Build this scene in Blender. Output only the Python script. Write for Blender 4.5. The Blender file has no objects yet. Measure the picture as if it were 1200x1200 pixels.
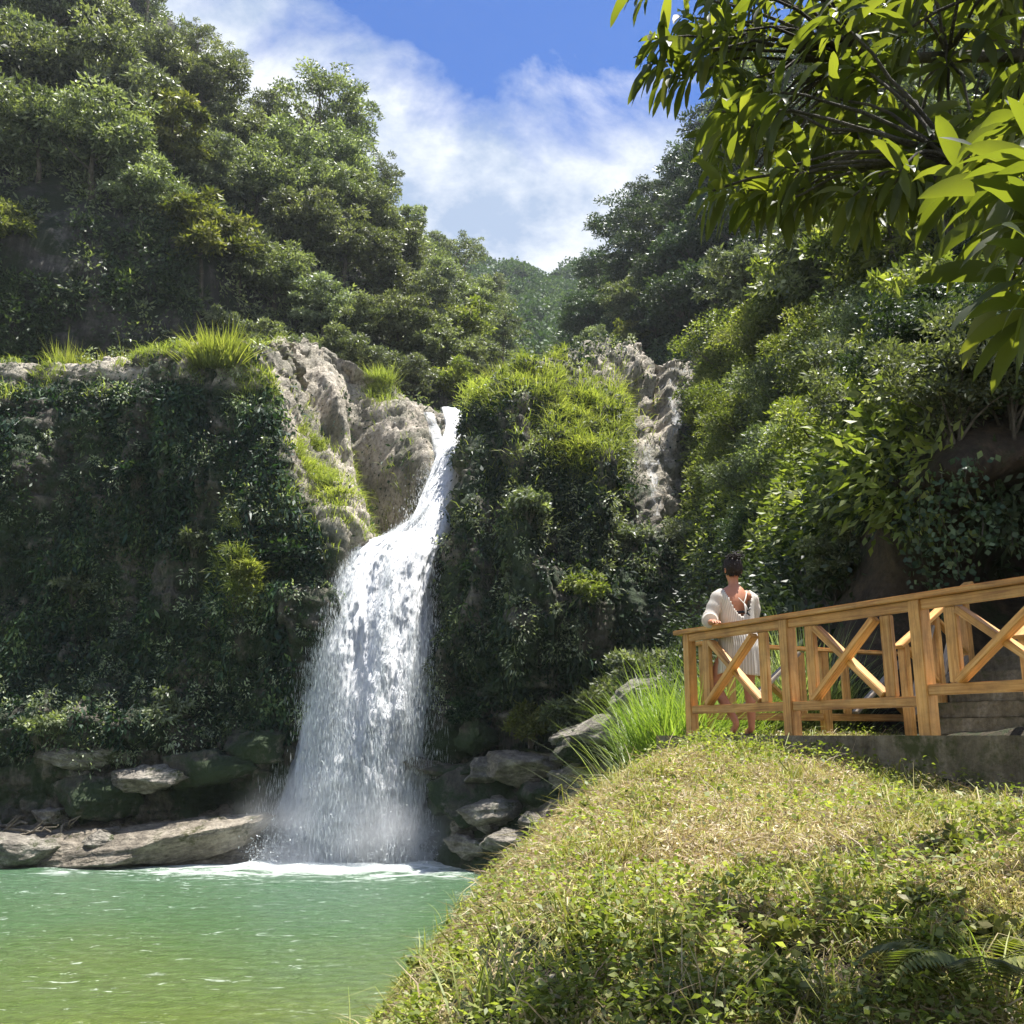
import bpy, math, random
import numpy as np
from mathutils import Vector, Matrix
R = math.radians
rng = np.random.default_rng(7)
random.seed(7)
sc = bpy.context.scene
COL = sc.collection
F = 1150.0
TH = R(12.83)
CT, ST = math.cos(TH), math.sin(TH)
WATER = -4.85

# ---------------------------------------------------------------- layout helpers
def at(px, py, Y):
    a = (px - 600) / F; b = (600 - py) / F
    dx, dy, dz = a, CT - ST * b, ST + CT * b
    s = Y / dy
    return np.array([dx * s, Y, dz * s])
def proj(P):
    P = np.asarray(P, float)
    x, y, z = P[..., 0], P[..., 1], P[..., 2]
    d = np.maximum(y * CT + z * ST, 1e-3)
    u = -y * ST + z * CT
    return 600 + F * x / d, 600 - F * u / d

# ---------------------------------------------------------------- noise
_L = np.random.default_rng(3).random((64, 64, 64))
def vnoise(P):
    P = np.asarray(P, float)
    i = np.floor(P).astype(int); f = P - i; f = f * f * (3 - 2 * f)
    i0 = i & 63; i1 = (i + 1) & 63
    x0, y0, z0 = i0[..., 0], i0[..., 1], i0[..., 2]
    x1, y1, z1 = i1[..., 0], i1[..., 1], i1[..., 2]
    fx, fy, fz = f[..., 0], f[..., 1], f[..., 2]
    c00 = _L[x0, y0, z0] * (1 - fx) + _L[x1, y0, z0] * fx
    c10 = _L[x0, y1, z0] * (1 - fx) + _L[x1, y1, z0] * fx
    c01 = _L[x0, y0, z1] * (1 - fx) + _L[x1, y0, z1] * fx
    c11 = _L[x0, y1, z1] * (1 - fx) + _L[x1, y1, z1] * fx
    return ((c00 * (1 - fy) + c10 * fy) * (1 - fz) + (c01 * (1 - fy) + c11 * fy) * fz) * 2 - 1
def fbm(P, oct=4, ridge=False):
    P = np.asarray(P, float); s = 0; a = 1; t = 0
    for k in range(oct):
        n = vnoise(P * (2.03 ** k) + k * 17.3)
        if ridge: n = 1 - 2 * np.abs(n)
        s = s + a * n; t += a; a *= 0.5
    return s / t
def sstep(a, b, x):
    t = np.clip((x - a) / (b - a), 0, 1); return t * t * (3 - 2 * t)

# ---------------------------------------------------------------- mesh helpers
def mk(name, V, Fc, mat=None, parent=None, rnd=None, smooth=False, uv=None):
    """V (n,3); Fc array (m,k) or list of such arrays -> ONE mesh object"""
    V = np.asarray(V, np.float32)
    Fl = Fc if isinstance(Fc, list) else [Fc]
    Fl = [np.asarray(f, np.int32) for f in Fl if len(f)]
    me = bpy.data.meshes.new(name)
    me.vertices.add(len(V)); me.vertices.foreach_set('co', V.ravel())
    idx = np.concatenate([f.ravel() for f in Fl])
    tot = np.concatenate([np.full(len(f), f.shape[1], np.int32) for f in Fl])
    st = np.concatenate([[0], np.cumsum(tot)[:-1]]).astype(np.int32)
    me.loops.add(len(idx)); me.loops.foreach_set('vertex_index', idx)
    me.polygons.add(len(tot)); me.polygons.foreach_set('loop_start', st); me.polygons.foreach_set('loop_total', tot)
    if smooth: me.polygons.foreach_set('use_smooth', np.ones(len(tot), bool))
    me.update(calc_edges=True)
    if rnd is not None:
        at_ = me.attributes.new('rnd', 'FLOAT', 'FACE'); at_.data.foreach_set('value', np.asarray(rnd, np.float32))
    if uv is not None:
        l = me.uv_layers.new(name='UVMap'); l.data.foreach_set('uv', np.asarray(uv, np.float32)[idx].ravel())
    if mat: me.materials.append(mat)
    o = bpy.data.objects.new(name, me); COL.objects.link(o)
    if parent: o.parent = parent
    return o
def tag(o, label=None, cat=None, group=None, kind=None):
    if label: o['label'] = label
    if cat: o['category'] = cat
    if group: o['group'] = group
    if kind: o['kind'] = kind
    return o
def empty(name, loc=(0, 0, 0), rz=0, **k):
    o = bpy.data.objects.new(name, None); COL.objects.link(o)
    o.location = [float(c) for c in loc]; o.rotation_euler = (0, 0, rz); o.empty_display_size = .2
    return tag(o, **k)
def copy_tree(o, parent=None):
    c = o.copy(); COL.objects.link(c)
    if parent: c.parent = parent
    for ch in list(o.children): copy_tree(ch, c)
    return c
def norm(v):
    v = np.asarray(v, float); return v / np.maximum(np.linalg.norm(v, axis=-1, keepdims=True), 1e-9)
class MB:
    """collects geometry for one mesh"""
    def __init__(s): s.V = []; s.F = {}; s.n = 0; s.r = {}; s.U = []
    def add(s, V, Fc, r=None, uv=None):
        V = np.asarray(V, float); Fc = np.asarray(Fc, int)
        k = Fc.shape[1]
        s.F.setdefault(k, []).append(Fc + s.n)
        s.r.setdefault(k, []).append(np.full(len(Fc), .5) if r is None else (np.full(len(Fc), r) if np.isscalar(r) else np.asarray(r)))
        s.V.append(V); s.U.append(np.zeros((len(V), 2)) if uv is None else np.asarray(uv)); s.n += len(V)
        return s
    def build(s, name, mat, parent=None, smooth=False):
        ks = sorted(s.F)
        return mk(name, np.concatenate(s.V), [np.concatenate(s.F[k]) for k in ks], mat, parent,
                  np.concatenate([np.concatenate(s.r[k]) for k in ks]), smooth, np.concatenate(s.U))
def tube(mb, pts, rad, seg=7, r=.5):
    pts = np.asarray(pts, float); rad = np.broadcast_to(np.asarray(rad, float), len(pts))
    T = norm(np.gradient(pts, axis=0))
    ref = np.array([0, 0, 1.]) if abs(T[0][2]) < .9 else np.array([1., 0, 0])
    A = norm(np.cross(T, ref)); B = np.cross(T, A)
    an = np.linspace(0, 2 * np.pi, seg, endpoint=False)
    V = pts[:, None] + rad[:, None, None] * (np.cos(an)[None, :, None] * A[:, None] + np.sin(an)[None, :, None] * B[:, None])
    n = len(pts)
    i, j = np.meshgrid(np.arange(n - 1), np.arange(seg), indexing='ij')
    a = i * seg + j; b = i * seg + (j + 1) % seg
    Fq = np.stack([a, b, b + seg, a + seg], -1).reshape(-1, 4)
    L = np.concatenate([[0], np.cumsum(np.linalg.norm(np.diff(pts, axis=0), axis=1))])
    uv = np.stack(np.broadcast_arrays(L[:, None], an[None] * .1), -1).reshape(-1, 2)
    mb.add(V.reshape(-1, 3), Fq, r, uv)
    # end caps
    for e, k in ((0, 1), (n - 1, 0)):
        c = len(V.reshape(-1, 3))
        ring = np.arange(seg) + e * seg
        VV = np.vstack([V[e], pts[e] + T[e] * (0.001 if k == 0 else -0.001)])
        Ft = np.stack([np.arange(seg), (np.arange(seg) + 1) % seg, np.full(seg, seg)], -1)
        mb.add(VV, Ft, r)
    return mb
def leaves(mb, P, D, L, W, r, S=None, fold=.12):
    """diamond leaves: P base, D direction, L length, W width"""
    n = len(P); D = norm(D)
    if S is None: S = rng.normal(size=(n, 3))
    S = norm(np.cross(D, S)); N = np.cross(S, D)
    L = np.broadcast_to(L, n)[:, None]; W = np.broadcast_to(W, n)[:, None]
    a = P; b = P + D * L * .45 + S * W * .5 + N * L * fold; c = P + D * L; d = P + D * L * .45 - S * W * .5 + N * L * fold
    V = np.stack([a, b, c, d], 1).reshape(-1, 3)
    mb.add(V, np.arange(4 * n).reshape(n, 4), np.broadcast_to(r, n))
def blades(mb, P, D, L, W, r, droop=.5):
    """grass blades, 2 segments, pointed; D initial direction"""
    n = len(P); D = norm(D); S = rng.normal(size=(n, 3)); S[:, 2] *= .2; S = norm(np.cross(D, S))
    L = np.broadcast_to(L, n)[:, None]; W = np.broadcast_to(W, n)[:, None]; droop = np.broadcast_to(droop, n)[:, None]
    h = D.copy(); h[:, 2] = 0; h = norm(h + 1e-6)
    m = P + D * L * .5
    D2 = norm(D + h * droop * .5 - np.array([0, 0, 1.]) * droop)
    t = m + D2 * L * .5
    V = np.stack([P - S * W / 2, P + S * W / 2, m + S * W * .4, m - S * W * .4, t], 1).reshape(-1, 3)
    k = np.arange(n)[:, None] * 5
    mb.add(V, np.hstack([k, k + 1, k + 2, k + 3]), np.broadcast_to(r, n))
    k0 = mb.n - 5 * n
    mb.F.setdefault(3, []).append(np.hstack([k + 3, k + 2, k + 4]) + k0); mb.r.setdefault(3, []).append(np.broadcast_to(r, n) * 1.0)

def cr(C, n, axis):
    """Catmull-Rom resample of a control grid along axis"""
    C = np.moveaxis(np.asarray(C, float), axis, 0)
    K = len(C); t = np.linspace(0, K - 1 - 1e-9, n); i = t.astype(int); f = (t - i).reshape((-1,) + (1,) * (C.ndim - 1))
    g = lambda j: C[np.clip(j, 0, K - 1)]
    p0, p1, p2, p3 = g(i - 1), g(i), g(i + 1), g(i + 2)
    o = .5 * (2 * p1 + (p2 - p0) * f + (2 * p0 - 5 * p1 + 4 * p2 - p3) * f ** 2 + (3 * p1 - p0 - 3 * p2 + p3) * f ** 3)
    return np.moveaxis(o, 0, axis)
def gnorm(G):
    du = np.gradient(G, axis=0); dv = np.gradient(G, axis=1)
    return norm(np.cross(du, dv))
def gfaces(nu, nv):
    i, j = np.meshgrid(np.arange(nu - 1), np.arange(nv - 1), indexing='ij')
    a = i * nv + j
    return np.stack([a, a + nv, a + nv + 1, a + 1], -1).reshape(-1, 4)
def gscatter(G, n, mask=None, jit=1):
    """random points of a grid surface, weighted by area * mask; returns P, N, ij"""
    N = gnorm(G)
    A = np.linalg.norm(np.cross(G[1:, :-1] - G[:-1, :-1], G[:-1, 1:] - G[:-1, :-1]), axis=-1)
    if mask is not None: A = A * mask[:-1, :-1]
    p = A.ravel(); p = p / p.sum()
    k = rng.choice(len(p), n, p=p); i, j = np.divmod(k, A.shape[1])
    u, v = rng.random((2, n, 1))
    P = (G[i, j] * (1 - u) + G[i + 1, j] * u) * (1 - v) + (G[i, j + 1] * (1 - u) + G[i + 1, j + 1] * u) * v
    return P, N[i, j], (i, j)

# ---------------------------------------------------------------- materials
def newmat(name):
    m = bpy.data.materials.new(name); m.use_nodes = True; nt = m.node_tree
    for n in list(nt.nodes): nt.nodes.remove(n)
    out = nt.nodes.new('ShaderNodeOutputMaterial')
    return m, nt, out
def nd(nt, t, ins=None, **props):
    n = nt.nodes.new(t)
    for k, v in props.items(): setattr(n, k, v)
    for k, v in (ins or {}).items():
        if isinstance(v, bpy.types.NodeSocket): nt.links.new(v, n.inputs[k])
        else: n.inputs[k].default_value = v
    return n
def ramp(nt, fac, stops, interp='LINEAR'):
    n = nt.nodes.new('ShaderNodeValToRGB'); nt.links.new(fac, n.inputs[0]); cr_ = n.color_ramp; cr_.interpolation = interp
    while len(cr_.elements) < len(stops): cr_.elements.new(.5)
    for e, (p, c) in zip(cr_.elements, stops):
        e.position = p; e.color = (*c, 1) if len(c) == 3 else c
    return n
def mixc(nt, fac, a, b, mode='MIX'):
    n = nt.nodes.new('ShaderNodeMix'); n.data_type = 'RGBA'; n.blend_type = mode
    for s, v in ((n.inputs[0], fac), (n.inputs[6], a), (n.inputs[7], b)):
        if isinstance(v, bpy.types.NodeSocket): nt.links.new(v, s)
        else: s.default_value = v if not isinstance(v, tuple) else (*v, 1)[:4]
    return n.outputs[2]
def leafmat(name, stops, transl=.3, rough=.4, tcol=(1.5, 1.7, .5), var=.28, spec=.3):
    m, nt, out = newmat(name)
    a = nd(nt, 'ShaderNodeAttribute', attribute_name='rnd')
    c = ramp(nt, a.outputs['Fac'], stops).outputs[0]
    oi = nd(nt, 'ShaderNodeObjectInfo')
    mr = nd(nt, 'ShaderNodeMapRange', {'Value': oi.outputs['Random'], 'To Min': 1 - var, 'To Max': 1 + var})
    hs = nd(nt, 'ShaderNodeHueSaturation', {'Value': mr.outputs[0], 'Color': c})
    mr2 = nd(nt, 'ShaderNodeMapRange', {'Value': oi.outputs['Random'], 'To Min': .485, 'To Max': .515})
    nt.links.new(mr2.outputs[0], hs.inputs['Hue'])
    p = nd(nt, 'ShaderNodeBsdfPrincipled', {'Base Color': hs.outputs[0], 'Roughness': rough + .05, 'Specular IOR Level': spec})
    tc = mixc(nt, 1.0, hs.outputs[0], tcol, 'MULTIPLY')
    t = nd(nt, 'ShaderNodeBsdfTranslucent', {'Color': tc})
    mx = nd(nt, 'ShaderNodeMixShader', {0: transl, 1: p.outputs[0], 2: t.outputs[0]})
    nt.links.new(mx.outputs[0], out.inputs[0])
    return m
def rockmat(name, dark, mid, light, moss=None, mossamt=.5, scale=1., wet=0, streak=True, rough=.85, pale=None):
    m, nt, out = newmat(name)
    tc = nd(nt, 'ShaderNodeTexCoord')
    n1 = nd(nt, 'ShaderNodeTexNoise', {'Vector': tc.outputs['Object'], 'Scale': .35 * scale, 'Detail': 9, 'Roughness': .65})
    mp = nd(nt, 'ShaderNodeMapping', {'Vector': tc.outputs['Object'], 'Scale': (1.4 * scale, 1.4 * scale, .12 * scale) if streak else (scale, scale, 3 * scale)})
    n2 = nd(nt, 'ShaderNodeTexNoise', {'Vector': mp.outputs[0], 'Scale': 1.2, 'Detail': 7, 'Roughness': .7})
    ad = nd(nt, 'ShaderNodeMath', {0: n1.outputs[0], 1: n2.outputs[0]}, operation='AVERAGE') if False else nd(nt, 'ShaderNodeMath', {0: n1.outputs[0], 1: n2.outputs[0]}, operation='ADD')
    c = ramp(nt, nd(nt, 'ShaderNodeMath', {0: ad.outputs[0], 1: .5}, operation='MULTIPLY').outputs[0], [(.36, dark), (.5, mid), (.62, light)]).outputs[0]
    n3 = nd(nt, 'ShaderNodeTexNoise', {'Vector': tc.outputs['Object'], 'Scale': 5 * scale, 'Detail': 8, 'Roughness': .7})
    c = mixc(nt, .55, c, ramp(nt, n3.outputs[0], [(.35, (.35, .33, .3)), (.6, (1.15, 1.12, 1.05))]).outputs[0], 'MULTIPLY')
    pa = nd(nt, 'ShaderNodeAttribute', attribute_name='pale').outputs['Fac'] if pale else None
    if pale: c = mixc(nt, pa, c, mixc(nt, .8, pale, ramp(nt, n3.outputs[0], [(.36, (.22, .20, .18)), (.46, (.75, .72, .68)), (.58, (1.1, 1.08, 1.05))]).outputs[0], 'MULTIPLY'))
    if moss:
        n4 = nd(nt, 'ShaderNodeTexNoise', {'Vector': tc.outputs['Object'], 'Scale': .6 * scale, 'Detail': 10, 'Roughness': .72})
        mm = ramp(nt, n4.outputs[0], [(.62 - .3 * mossamt, (0, 0, 0)), (.70 - .3 * mossamt, (1, 1, 1))]).outputs[0]
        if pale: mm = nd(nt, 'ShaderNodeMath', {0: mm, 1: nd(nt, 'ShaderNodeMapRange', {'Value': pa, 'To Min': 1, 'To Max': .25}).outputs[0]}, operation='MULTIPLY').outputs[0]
        c = mixc(nt, mm, c, moss)
    vo = nd(nt, 'ShaderNodeTexVoronoi', {'Vector': mp.outputs[0], 'Scale': 1.6}, feature='DISTANCE_TO_EDGE')
    bsum = nd(nt, 'ShaderNodeMath', {0: n3.outputs[0], 1: n2.outputs[0]}, operation='ADD')
    b2 = nd(nt, 'ShaderNodeMath', {0: vo.outputs[0], 1: bsum.outputs[0]}, operation='MULTIPLY_ADD'); b2.inputs[1].default_value = .8
    nt.links.new(bsum.outputs[0], b2.inputs[2])
    bp = nd(nt, 'ShaderNodeBump', {'Height': b2.outputs[0], 'Strength': .9, 'Distance': .25 / scale})
    p = nd(nt, 'ShaderNodeBsdfPrincipled', {'Base Color': c, 'Roughness': rough if not wet else .3, 'Specular IOR Level': .3 + wet * .5, 'Normal': bp.outputs[0]})
    nt.links.new(p.outputs[0], out.inputs[0])
    return m
def plain(name, col, rough=.6, bump=0, bscale=40, spec=.5, var=.15):
    m, nt, out = newmat(name)
    tc = nd(nt, 'ShaderNodeTexCoord')
    n = nd(nt, 'ShaderNodeTexNoise', {'Vector': tc.outputs['Object'], 'Scale': bscale, 'Detail': 5})
    c = mixc(nt, n.outputs[0], tuple(x * (1 - var) for x in col), tuple(min(1, x * (1 + var)) for x in col))
    p = nd(nt, 'ShaderNodeBsdfPrincipled', {'Base Color': c, 'Roughness': rough, 'Specular IOR Level': spec})
    if bump:
        b = nd(nt, 'ShaderNodeBump', {'Height': n.outputs[0], 'Strength': bump, 'Distance': .02}); nt.links.new(b.outputs[0], p.inputs['Normal'])
    nt.links.new(p.outputs[0], out.inputs[0]); return m

M = {}
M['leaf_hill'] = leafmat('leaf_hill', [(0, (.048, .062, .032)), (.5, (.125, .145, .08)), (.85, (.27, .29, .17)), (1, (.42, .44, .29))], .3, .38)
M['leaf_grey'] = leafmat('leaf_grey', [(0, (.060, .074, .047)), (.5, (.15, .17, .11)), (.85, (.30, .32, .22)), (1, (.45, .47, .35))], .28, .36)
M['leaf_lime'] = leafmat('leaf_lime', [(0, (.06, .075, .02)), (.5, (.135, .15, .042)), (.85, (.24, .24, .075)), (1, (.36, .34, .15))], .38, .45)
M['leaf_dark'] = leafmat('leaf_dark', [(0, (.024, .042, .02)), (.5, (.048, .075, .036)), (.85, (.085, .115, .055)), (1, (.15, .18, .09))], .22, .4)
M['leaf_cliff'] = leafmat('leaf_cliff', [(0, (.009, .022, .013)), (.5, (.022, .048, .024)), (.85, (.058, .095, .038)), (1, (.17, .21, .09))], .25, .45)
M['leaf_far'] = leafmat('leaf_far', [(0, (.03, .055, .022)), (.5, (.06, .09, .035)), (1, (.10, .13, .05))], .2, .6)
M['leaf_mango'] = leafmat('leaf_mango', [(0, (.04, .056, .026)), (.6, (.066, .084, .04)), (1, (.105, .12, .06))], .46, .42, (4.3, 4.2, .6))
M['blade_green'] = leafmat('blade_green', [(0, (.10, .12, .03)), (.5, (.225, .25, .075)), (1, (.40, .39, .17))], .4, .45)
M['reed'] = leafmat('reed', [(0, (.06, .095, .02)), (.5, (.13, .17, .04)), (1, (.25, .28, .09))], .35, .45)
M['grass'] = leafmat('grass', [(0, (.07, .10, .02)), (.2, (.20, .25, .045)), (.45, (.38, .39, .09)), (.6, (.47, .42, .17)), (.8, (.50, .41, .24)), (.92, (.34, .24, .15)), (1, (.58, .52, .37))], .28, .5, (1.2, 1.25, .7))
M['bark'] = rockmat('bark', (.05, .042, .032), (.10, .085, .065), (.19, .165, .13), None, scale=6)
M['bark_pale'] = rockmat('bark_pale', (.10, .08, .06), (.19, .16, .12), (.30, .27, .22), None, scale=8)
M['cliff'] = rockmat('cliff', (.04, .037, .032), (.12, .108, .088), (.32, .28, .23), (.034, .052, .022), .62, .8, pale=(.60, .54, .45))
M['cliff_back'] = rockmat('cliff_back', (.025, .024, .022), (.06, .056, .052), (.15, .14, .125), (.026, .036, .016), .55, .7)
M['cave'] = rockmat('cave', (.022, .016, .011), (.055, .039, .025), (.11, .078, .048), (.035, .04, .016), .35, 2.)
M['boulder'] = rockmat('boulder', (.07, .063, .055), (.22, .20, .17), (.42, .39, .34), (.05, .06, .022), .25, 1.6, streak=False)
M['boulder_brown'] = rockmat('boulder_brown', (.075, .065, .053), (.23, .20, .16), (.42, .375, .31), (.06, .06, .022), .2, 1.4, streak=False)
M['soil'] = rockmat('soil', (.018, .014, .009), (.045, .035, .02), (.08, .065, .035), (.03, .04, .012), .5, 6)
M['forest_floor'] = rockmat('forest_floor', (.014, .018, .008), (.028, .036, .014), (.05, .055, .025), (.02, .03, .01), .6, 1.)

def woodmat(name, a, b, c):
    m, nt, out = newmat(name)
    uv = nd(nt, 'ShaderNodeUVMap')
    mp = nd(nt, 'ShaderNodeMapping', {'Vector': uv.outputs[0], 'Scale': (1.6, 26, 1)})
    oi = nd(nt, 'ShaderNodeObjectInfo')
    cb = nd(nt, 'ShaderNodeCombineXYZ', {0: oi.outputs['Random'], 1: oi.outputs['Random']})
    sc_ = nd(nt, 'ShaderNodeVectorMath', {0: cb.outputs[0], 'Scale': 50.}, operation='SCALE')
    nt.links.new(sc_.outputs[0], mp.inputs['Location'])
    n = nd(nt, 'ShaderNodeTexNoise', {'Vector': mp.outputs[0], 'Scale': 1.3, 'Detail': 6, 'Roughness': .6, 'Distortion': .6})
    col = ramp(nt, n.outputs[0], [(.3, a), (.5, b), (.7, c)]).outputs[0]
    n2 = nd(nt, 'ShaderNodeTexNoise', {'Vector': nd(nt, 'ShaderNodeTexCoord').outputs['Object'], 'Scale': 3, 'Detail': 6, 'Roughness': .7})
    col = mixc(nt, .6, col, ramp(nt, n2.outputs[0], [(.35, (.42, .40, .38)), (.58, (1.08, 1.04, 1))]).outputs[0], 'MULTIPLY')
    vr = nd(nt, 'ShaderNodeMapRange', {'Value': oi.outputs['Random'], 'To Min': .8, 'To Max': 1.12})
    hs = nd(nt, 'ShaderNodeHueSaturation', {'Value': vr.outputs[0], 'Color': col})
    bp = nd(nt, 'ShaderNodeBump', {'Height': n.outputs[0], 'Strength': .35, 'Distance': .004})
    p = nd(nt, 'ShaderNodeBsdfPrincipled', {'Base Color': hs.outputs[0], 'Roughness': .5, 'Normal': bp.outputs[0]})
    nt.links.new(p.outputs[0], out.inputs[0]); return m
M['wood'] = woodmat('wood', (.34, .14, .03), (.60, .31, .085), (.74, .46, .17))
M['wood_grey'] = woodmat('wood_grey', (.20, .16, .12), (.33, .28, .22), (.45, .39, .31))

def watermat():
    m, nt, out = newmat('water')
    tc = nd(nt, 'ShaderNodeTexCoord')
    sep = nd(nt, 'ShaderNodeSeparateXYZ', {0: tc.outputs['Object']})
    # shallower, siltier water towards the near left bank
    g = nd(nt, 'ShaderNodeMapRange', {'Value': sep.outputs[1], 'From Min': 18., 'From Max': 37.})
    nz = nd(nt, 'ShaderNodeTexNoise', {'Vector': tc.outputs['Object'], 'Scale': .12, 'Detail': 3})
    ga = nd(nt, 'ShaderNodeMath', {0: nz.outputs[0], 1: .7, 2: g.outputs[0]}, operation='MULTIPLY_ADD')
    gb = nd(nt, 'ShaderNodeMath', {0: ga.outputs[0], 1: .35}, operation='SUBTRACT')
    col = ramp(nt, gb.outputs[0], [(.0, (.098, .135, .03)), (.45, (.068, .128, .048)), (.95, (.072, .138, .075))]).outputs[0]
    # foam round the foot of the falls
    fx = nd(nt, 'ShaderNodeVectorMath', {0: tc.outputs['Object'], 1: (-7.2, 42.3, -4.85)}, operation='SUBTRACT')
    fs = nd(nt, 'ShaderNodeVectorMath', {0: fx.outputs[0], 1: (.082, .17, 0)}, operation='MULTIPLY')
    ln = nd(nt, 'ShaderNodeVectorMath', {0: fs.outputs[0]}, operation='LENGTH')
    mp = nd(nt, 'ShaderNodeMapping', {'Vector': tc.outputs['Object'], 'Scale': (.7, 1.5, 1)})
    fn = nd(nt, 'ShaderNodeTexNoise', {'Vector': mp.outputs[0], 'Scale': 1.1, 'Detail': 8, 'Roughness': .72, 'Distortion': .8})
    d = nd(nt, 'ShaderNodeMath', {0: fn.outputs[0], 1: 2.6, 2: -1.02}, operation='MULTIPLY_ADD')
    e = nd(nt, 'ShaderNodeMath', {0: d.outputs[0], 1: ln.outputs['Value']}, operation='SUBTRACT')
    e2 = nd(nt, 'ShaderNodeMath', {0: e.outputs[0], 1: .9}, operation='ADD')
    fo = ramp(nt, e2.outputs[0], [(.12, (0, 0, 0)), (.75, (1, 1, 1))]).outputs[0]
    # thin sparse foam flecks on the open pool
    mp2 = nd(nt, 'ShaderNodeMapping', {'Vector': tc.outputs['Object'], 'Scale': (.8, 1.8, 1)})
    fn2 = nd(nt, 'ShaderNodeTexNoise', {'Vector': mp2.outputs[0], 'Scale': 1.7, 'Detail': 7, 'Roughness': .6, 'Distortion': 1.2})
    fl = ramp(nt, fn2.outputs[0], [(.63, (0, 0, 0)), (.72, (.65, .65, .65))]).outputs[0]
    ff = nd(nt, 'ShaderNodeMath', {0: fo, 1: fl}, operation='MAXIMUM')
    c2 = mixc(nt, ff.outputs[0], col, (.78, .82, .80))
    w1 = nd(nt, 'ShaderNodeTexNoise', {'Vector': nd(nt, 'ShaderNodeMapping', {'Vector': tc.outputs['Object'], 'Scale': (1.0, 1.7, 1)}).outputs[0], 'Scale': 2.2, 'Detail': 6, 'Roughness': .62, 'Distortion': .5})
    bp = nd(nt, 'ShaderNodeBump', {'Height': w1.outputs[0], 'Strength': 1., 'Distance': .32})
    ro = nd(nt, 'ShaderNodeMapRange', {'Value': ff.outputs[0], 'To Min': .12, 'To Max': .8})
    p = nd(nt, 'ShaderNodeBsdfPrincipled', {'Base Color': c2, 'Roughness': ro.outputs[0], 'IOR': 1.33, 'Normal': bp.outputs[0]})
    nt.links.new(p.outputs[0], out.inputs[0]); return m
M['water'] = watermat()
def fallmat(name, dens=.5, sx=3.2, sz=.35, lo=.3, hi=.62):
    """aerated water: white, pierced by flow-aligned streaks (UV: x across, y along, metres), thinner at the edges (rnd)"""
    m, nt, out = newmat(name)
    uv = nd(nt, 'ShaderNodeUVMap')
    def nz(sc_, det, loc=0.):
        mp = nd(nt, 'ShaderNodeMapping', {'Vector': uv.outputs[0], 'Scale': sc_, 'Location': (loc, loc, 0)})
        return nd(nt, 'ShaderNodeTexNoise', {'Vector': mp.outputs[0], 'Scale': 1, 'Detail': det, 'Roughness': .68, 'Distortion': .35}).outputs[0]
    a = nz((sx, sz, 1), 6); b = nz((.8, .12, 1), 3, 4.); c = nz((7., 3.2, 1), 4, 9.)
    s1 = nd(nt, 'ShaderNodeMath', {0: a, 1: b}, operation='ADD')
    s2 = nd(nt, 'ShaderNodeMath', {0: c, 1: .55, 2: s1.outputs[0]}, operation='MULTIPLY_ADD')
    s3 = nd(nt, 'ShaderNodeMath', {0: s2.outputs[0], 1: 1 / 2.55}, operation='MULTIPLY')
    at_ = nd(nt, 'ShaderNodeAttribute', attribute_name='rnd')
    s4 = nd(nt, 'ShaderNodeMath', {0: s3.outputs[0], 1: at_.outputs['Fac']}, operation='ADD')
    al = nd(nt, 'ShaderNodeMapRange', {'Value': s4.outputs[0], 'From Min': lo + 1 - .5, 'From Max': hi + 1 - .5, 'To Min': 0., 'To Max': 1.})
    bp = nd(nt, 'ShaderNodeBump', {'Height': s2.outputs[0], 'Strength': 1., 'Distance': .5})
    col = ramp(nt, s3.outputs[0], [(.36, (.6, .66, .7)), (.5, (.95, .96, .97))]).outputs[0]
    # aerated water scatters light from every side: the shading normal leans upward
    nn = nd(nt, 'ShaderNodeVectorMath', {0: bp.outputs[0], 1: (0, 0, 1.1)}, operation='ADD')
    nn = nd(nt, 'ShaderNodeVectorMath', {0: nn.outputs[0]}, operation='NORMALIZE')
    d = nd(nt, 'ShaderNodeBsdfDiffuse', {'Color': col, 'Normal': nn.outputs[0]})
    t = nd(nt, 'ShaderNodeBsdfTranslucent', {'Color': col, 'Normal': bp.outputs[0]})
    mx = nd(nt, 'ShaderNodeMixShader', {0: .42, 1: d.outputs[0], 2: t.outputs[0]})
    tr = nd(nt, 'ShaderNodeBsdfTransparent')
    m2 = nd(nt, 'ShaderNodeMixShader', {0: al.outputs[0], 1: tr.outputs[0], 2: mx.outputs[0]})
    nt.links.new(m2.outputs[0], out.inputs[0]); return m
M['fall'] = fallmat('fall')
def dropmat():
    m, nt, out = newmat('droplets')
    d = nd(nt, 'ShaderNodeBsdfDiffuse', {'Color': (.92, .94, .95, 1)}); t = nd(nt, 'ShaderNodeBsdfTranslucent', {'Color': (.92, .94, .95, 1)})
    mx = nd(nt, 'ShaderNodeMixShader', {0: .5, 1: d.outputs[0], 2: t.outputs[0]}); nt.links.new(mx.outputs[0], out.inputs[0]); return m
M['drops'] = dropmat()
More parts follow.
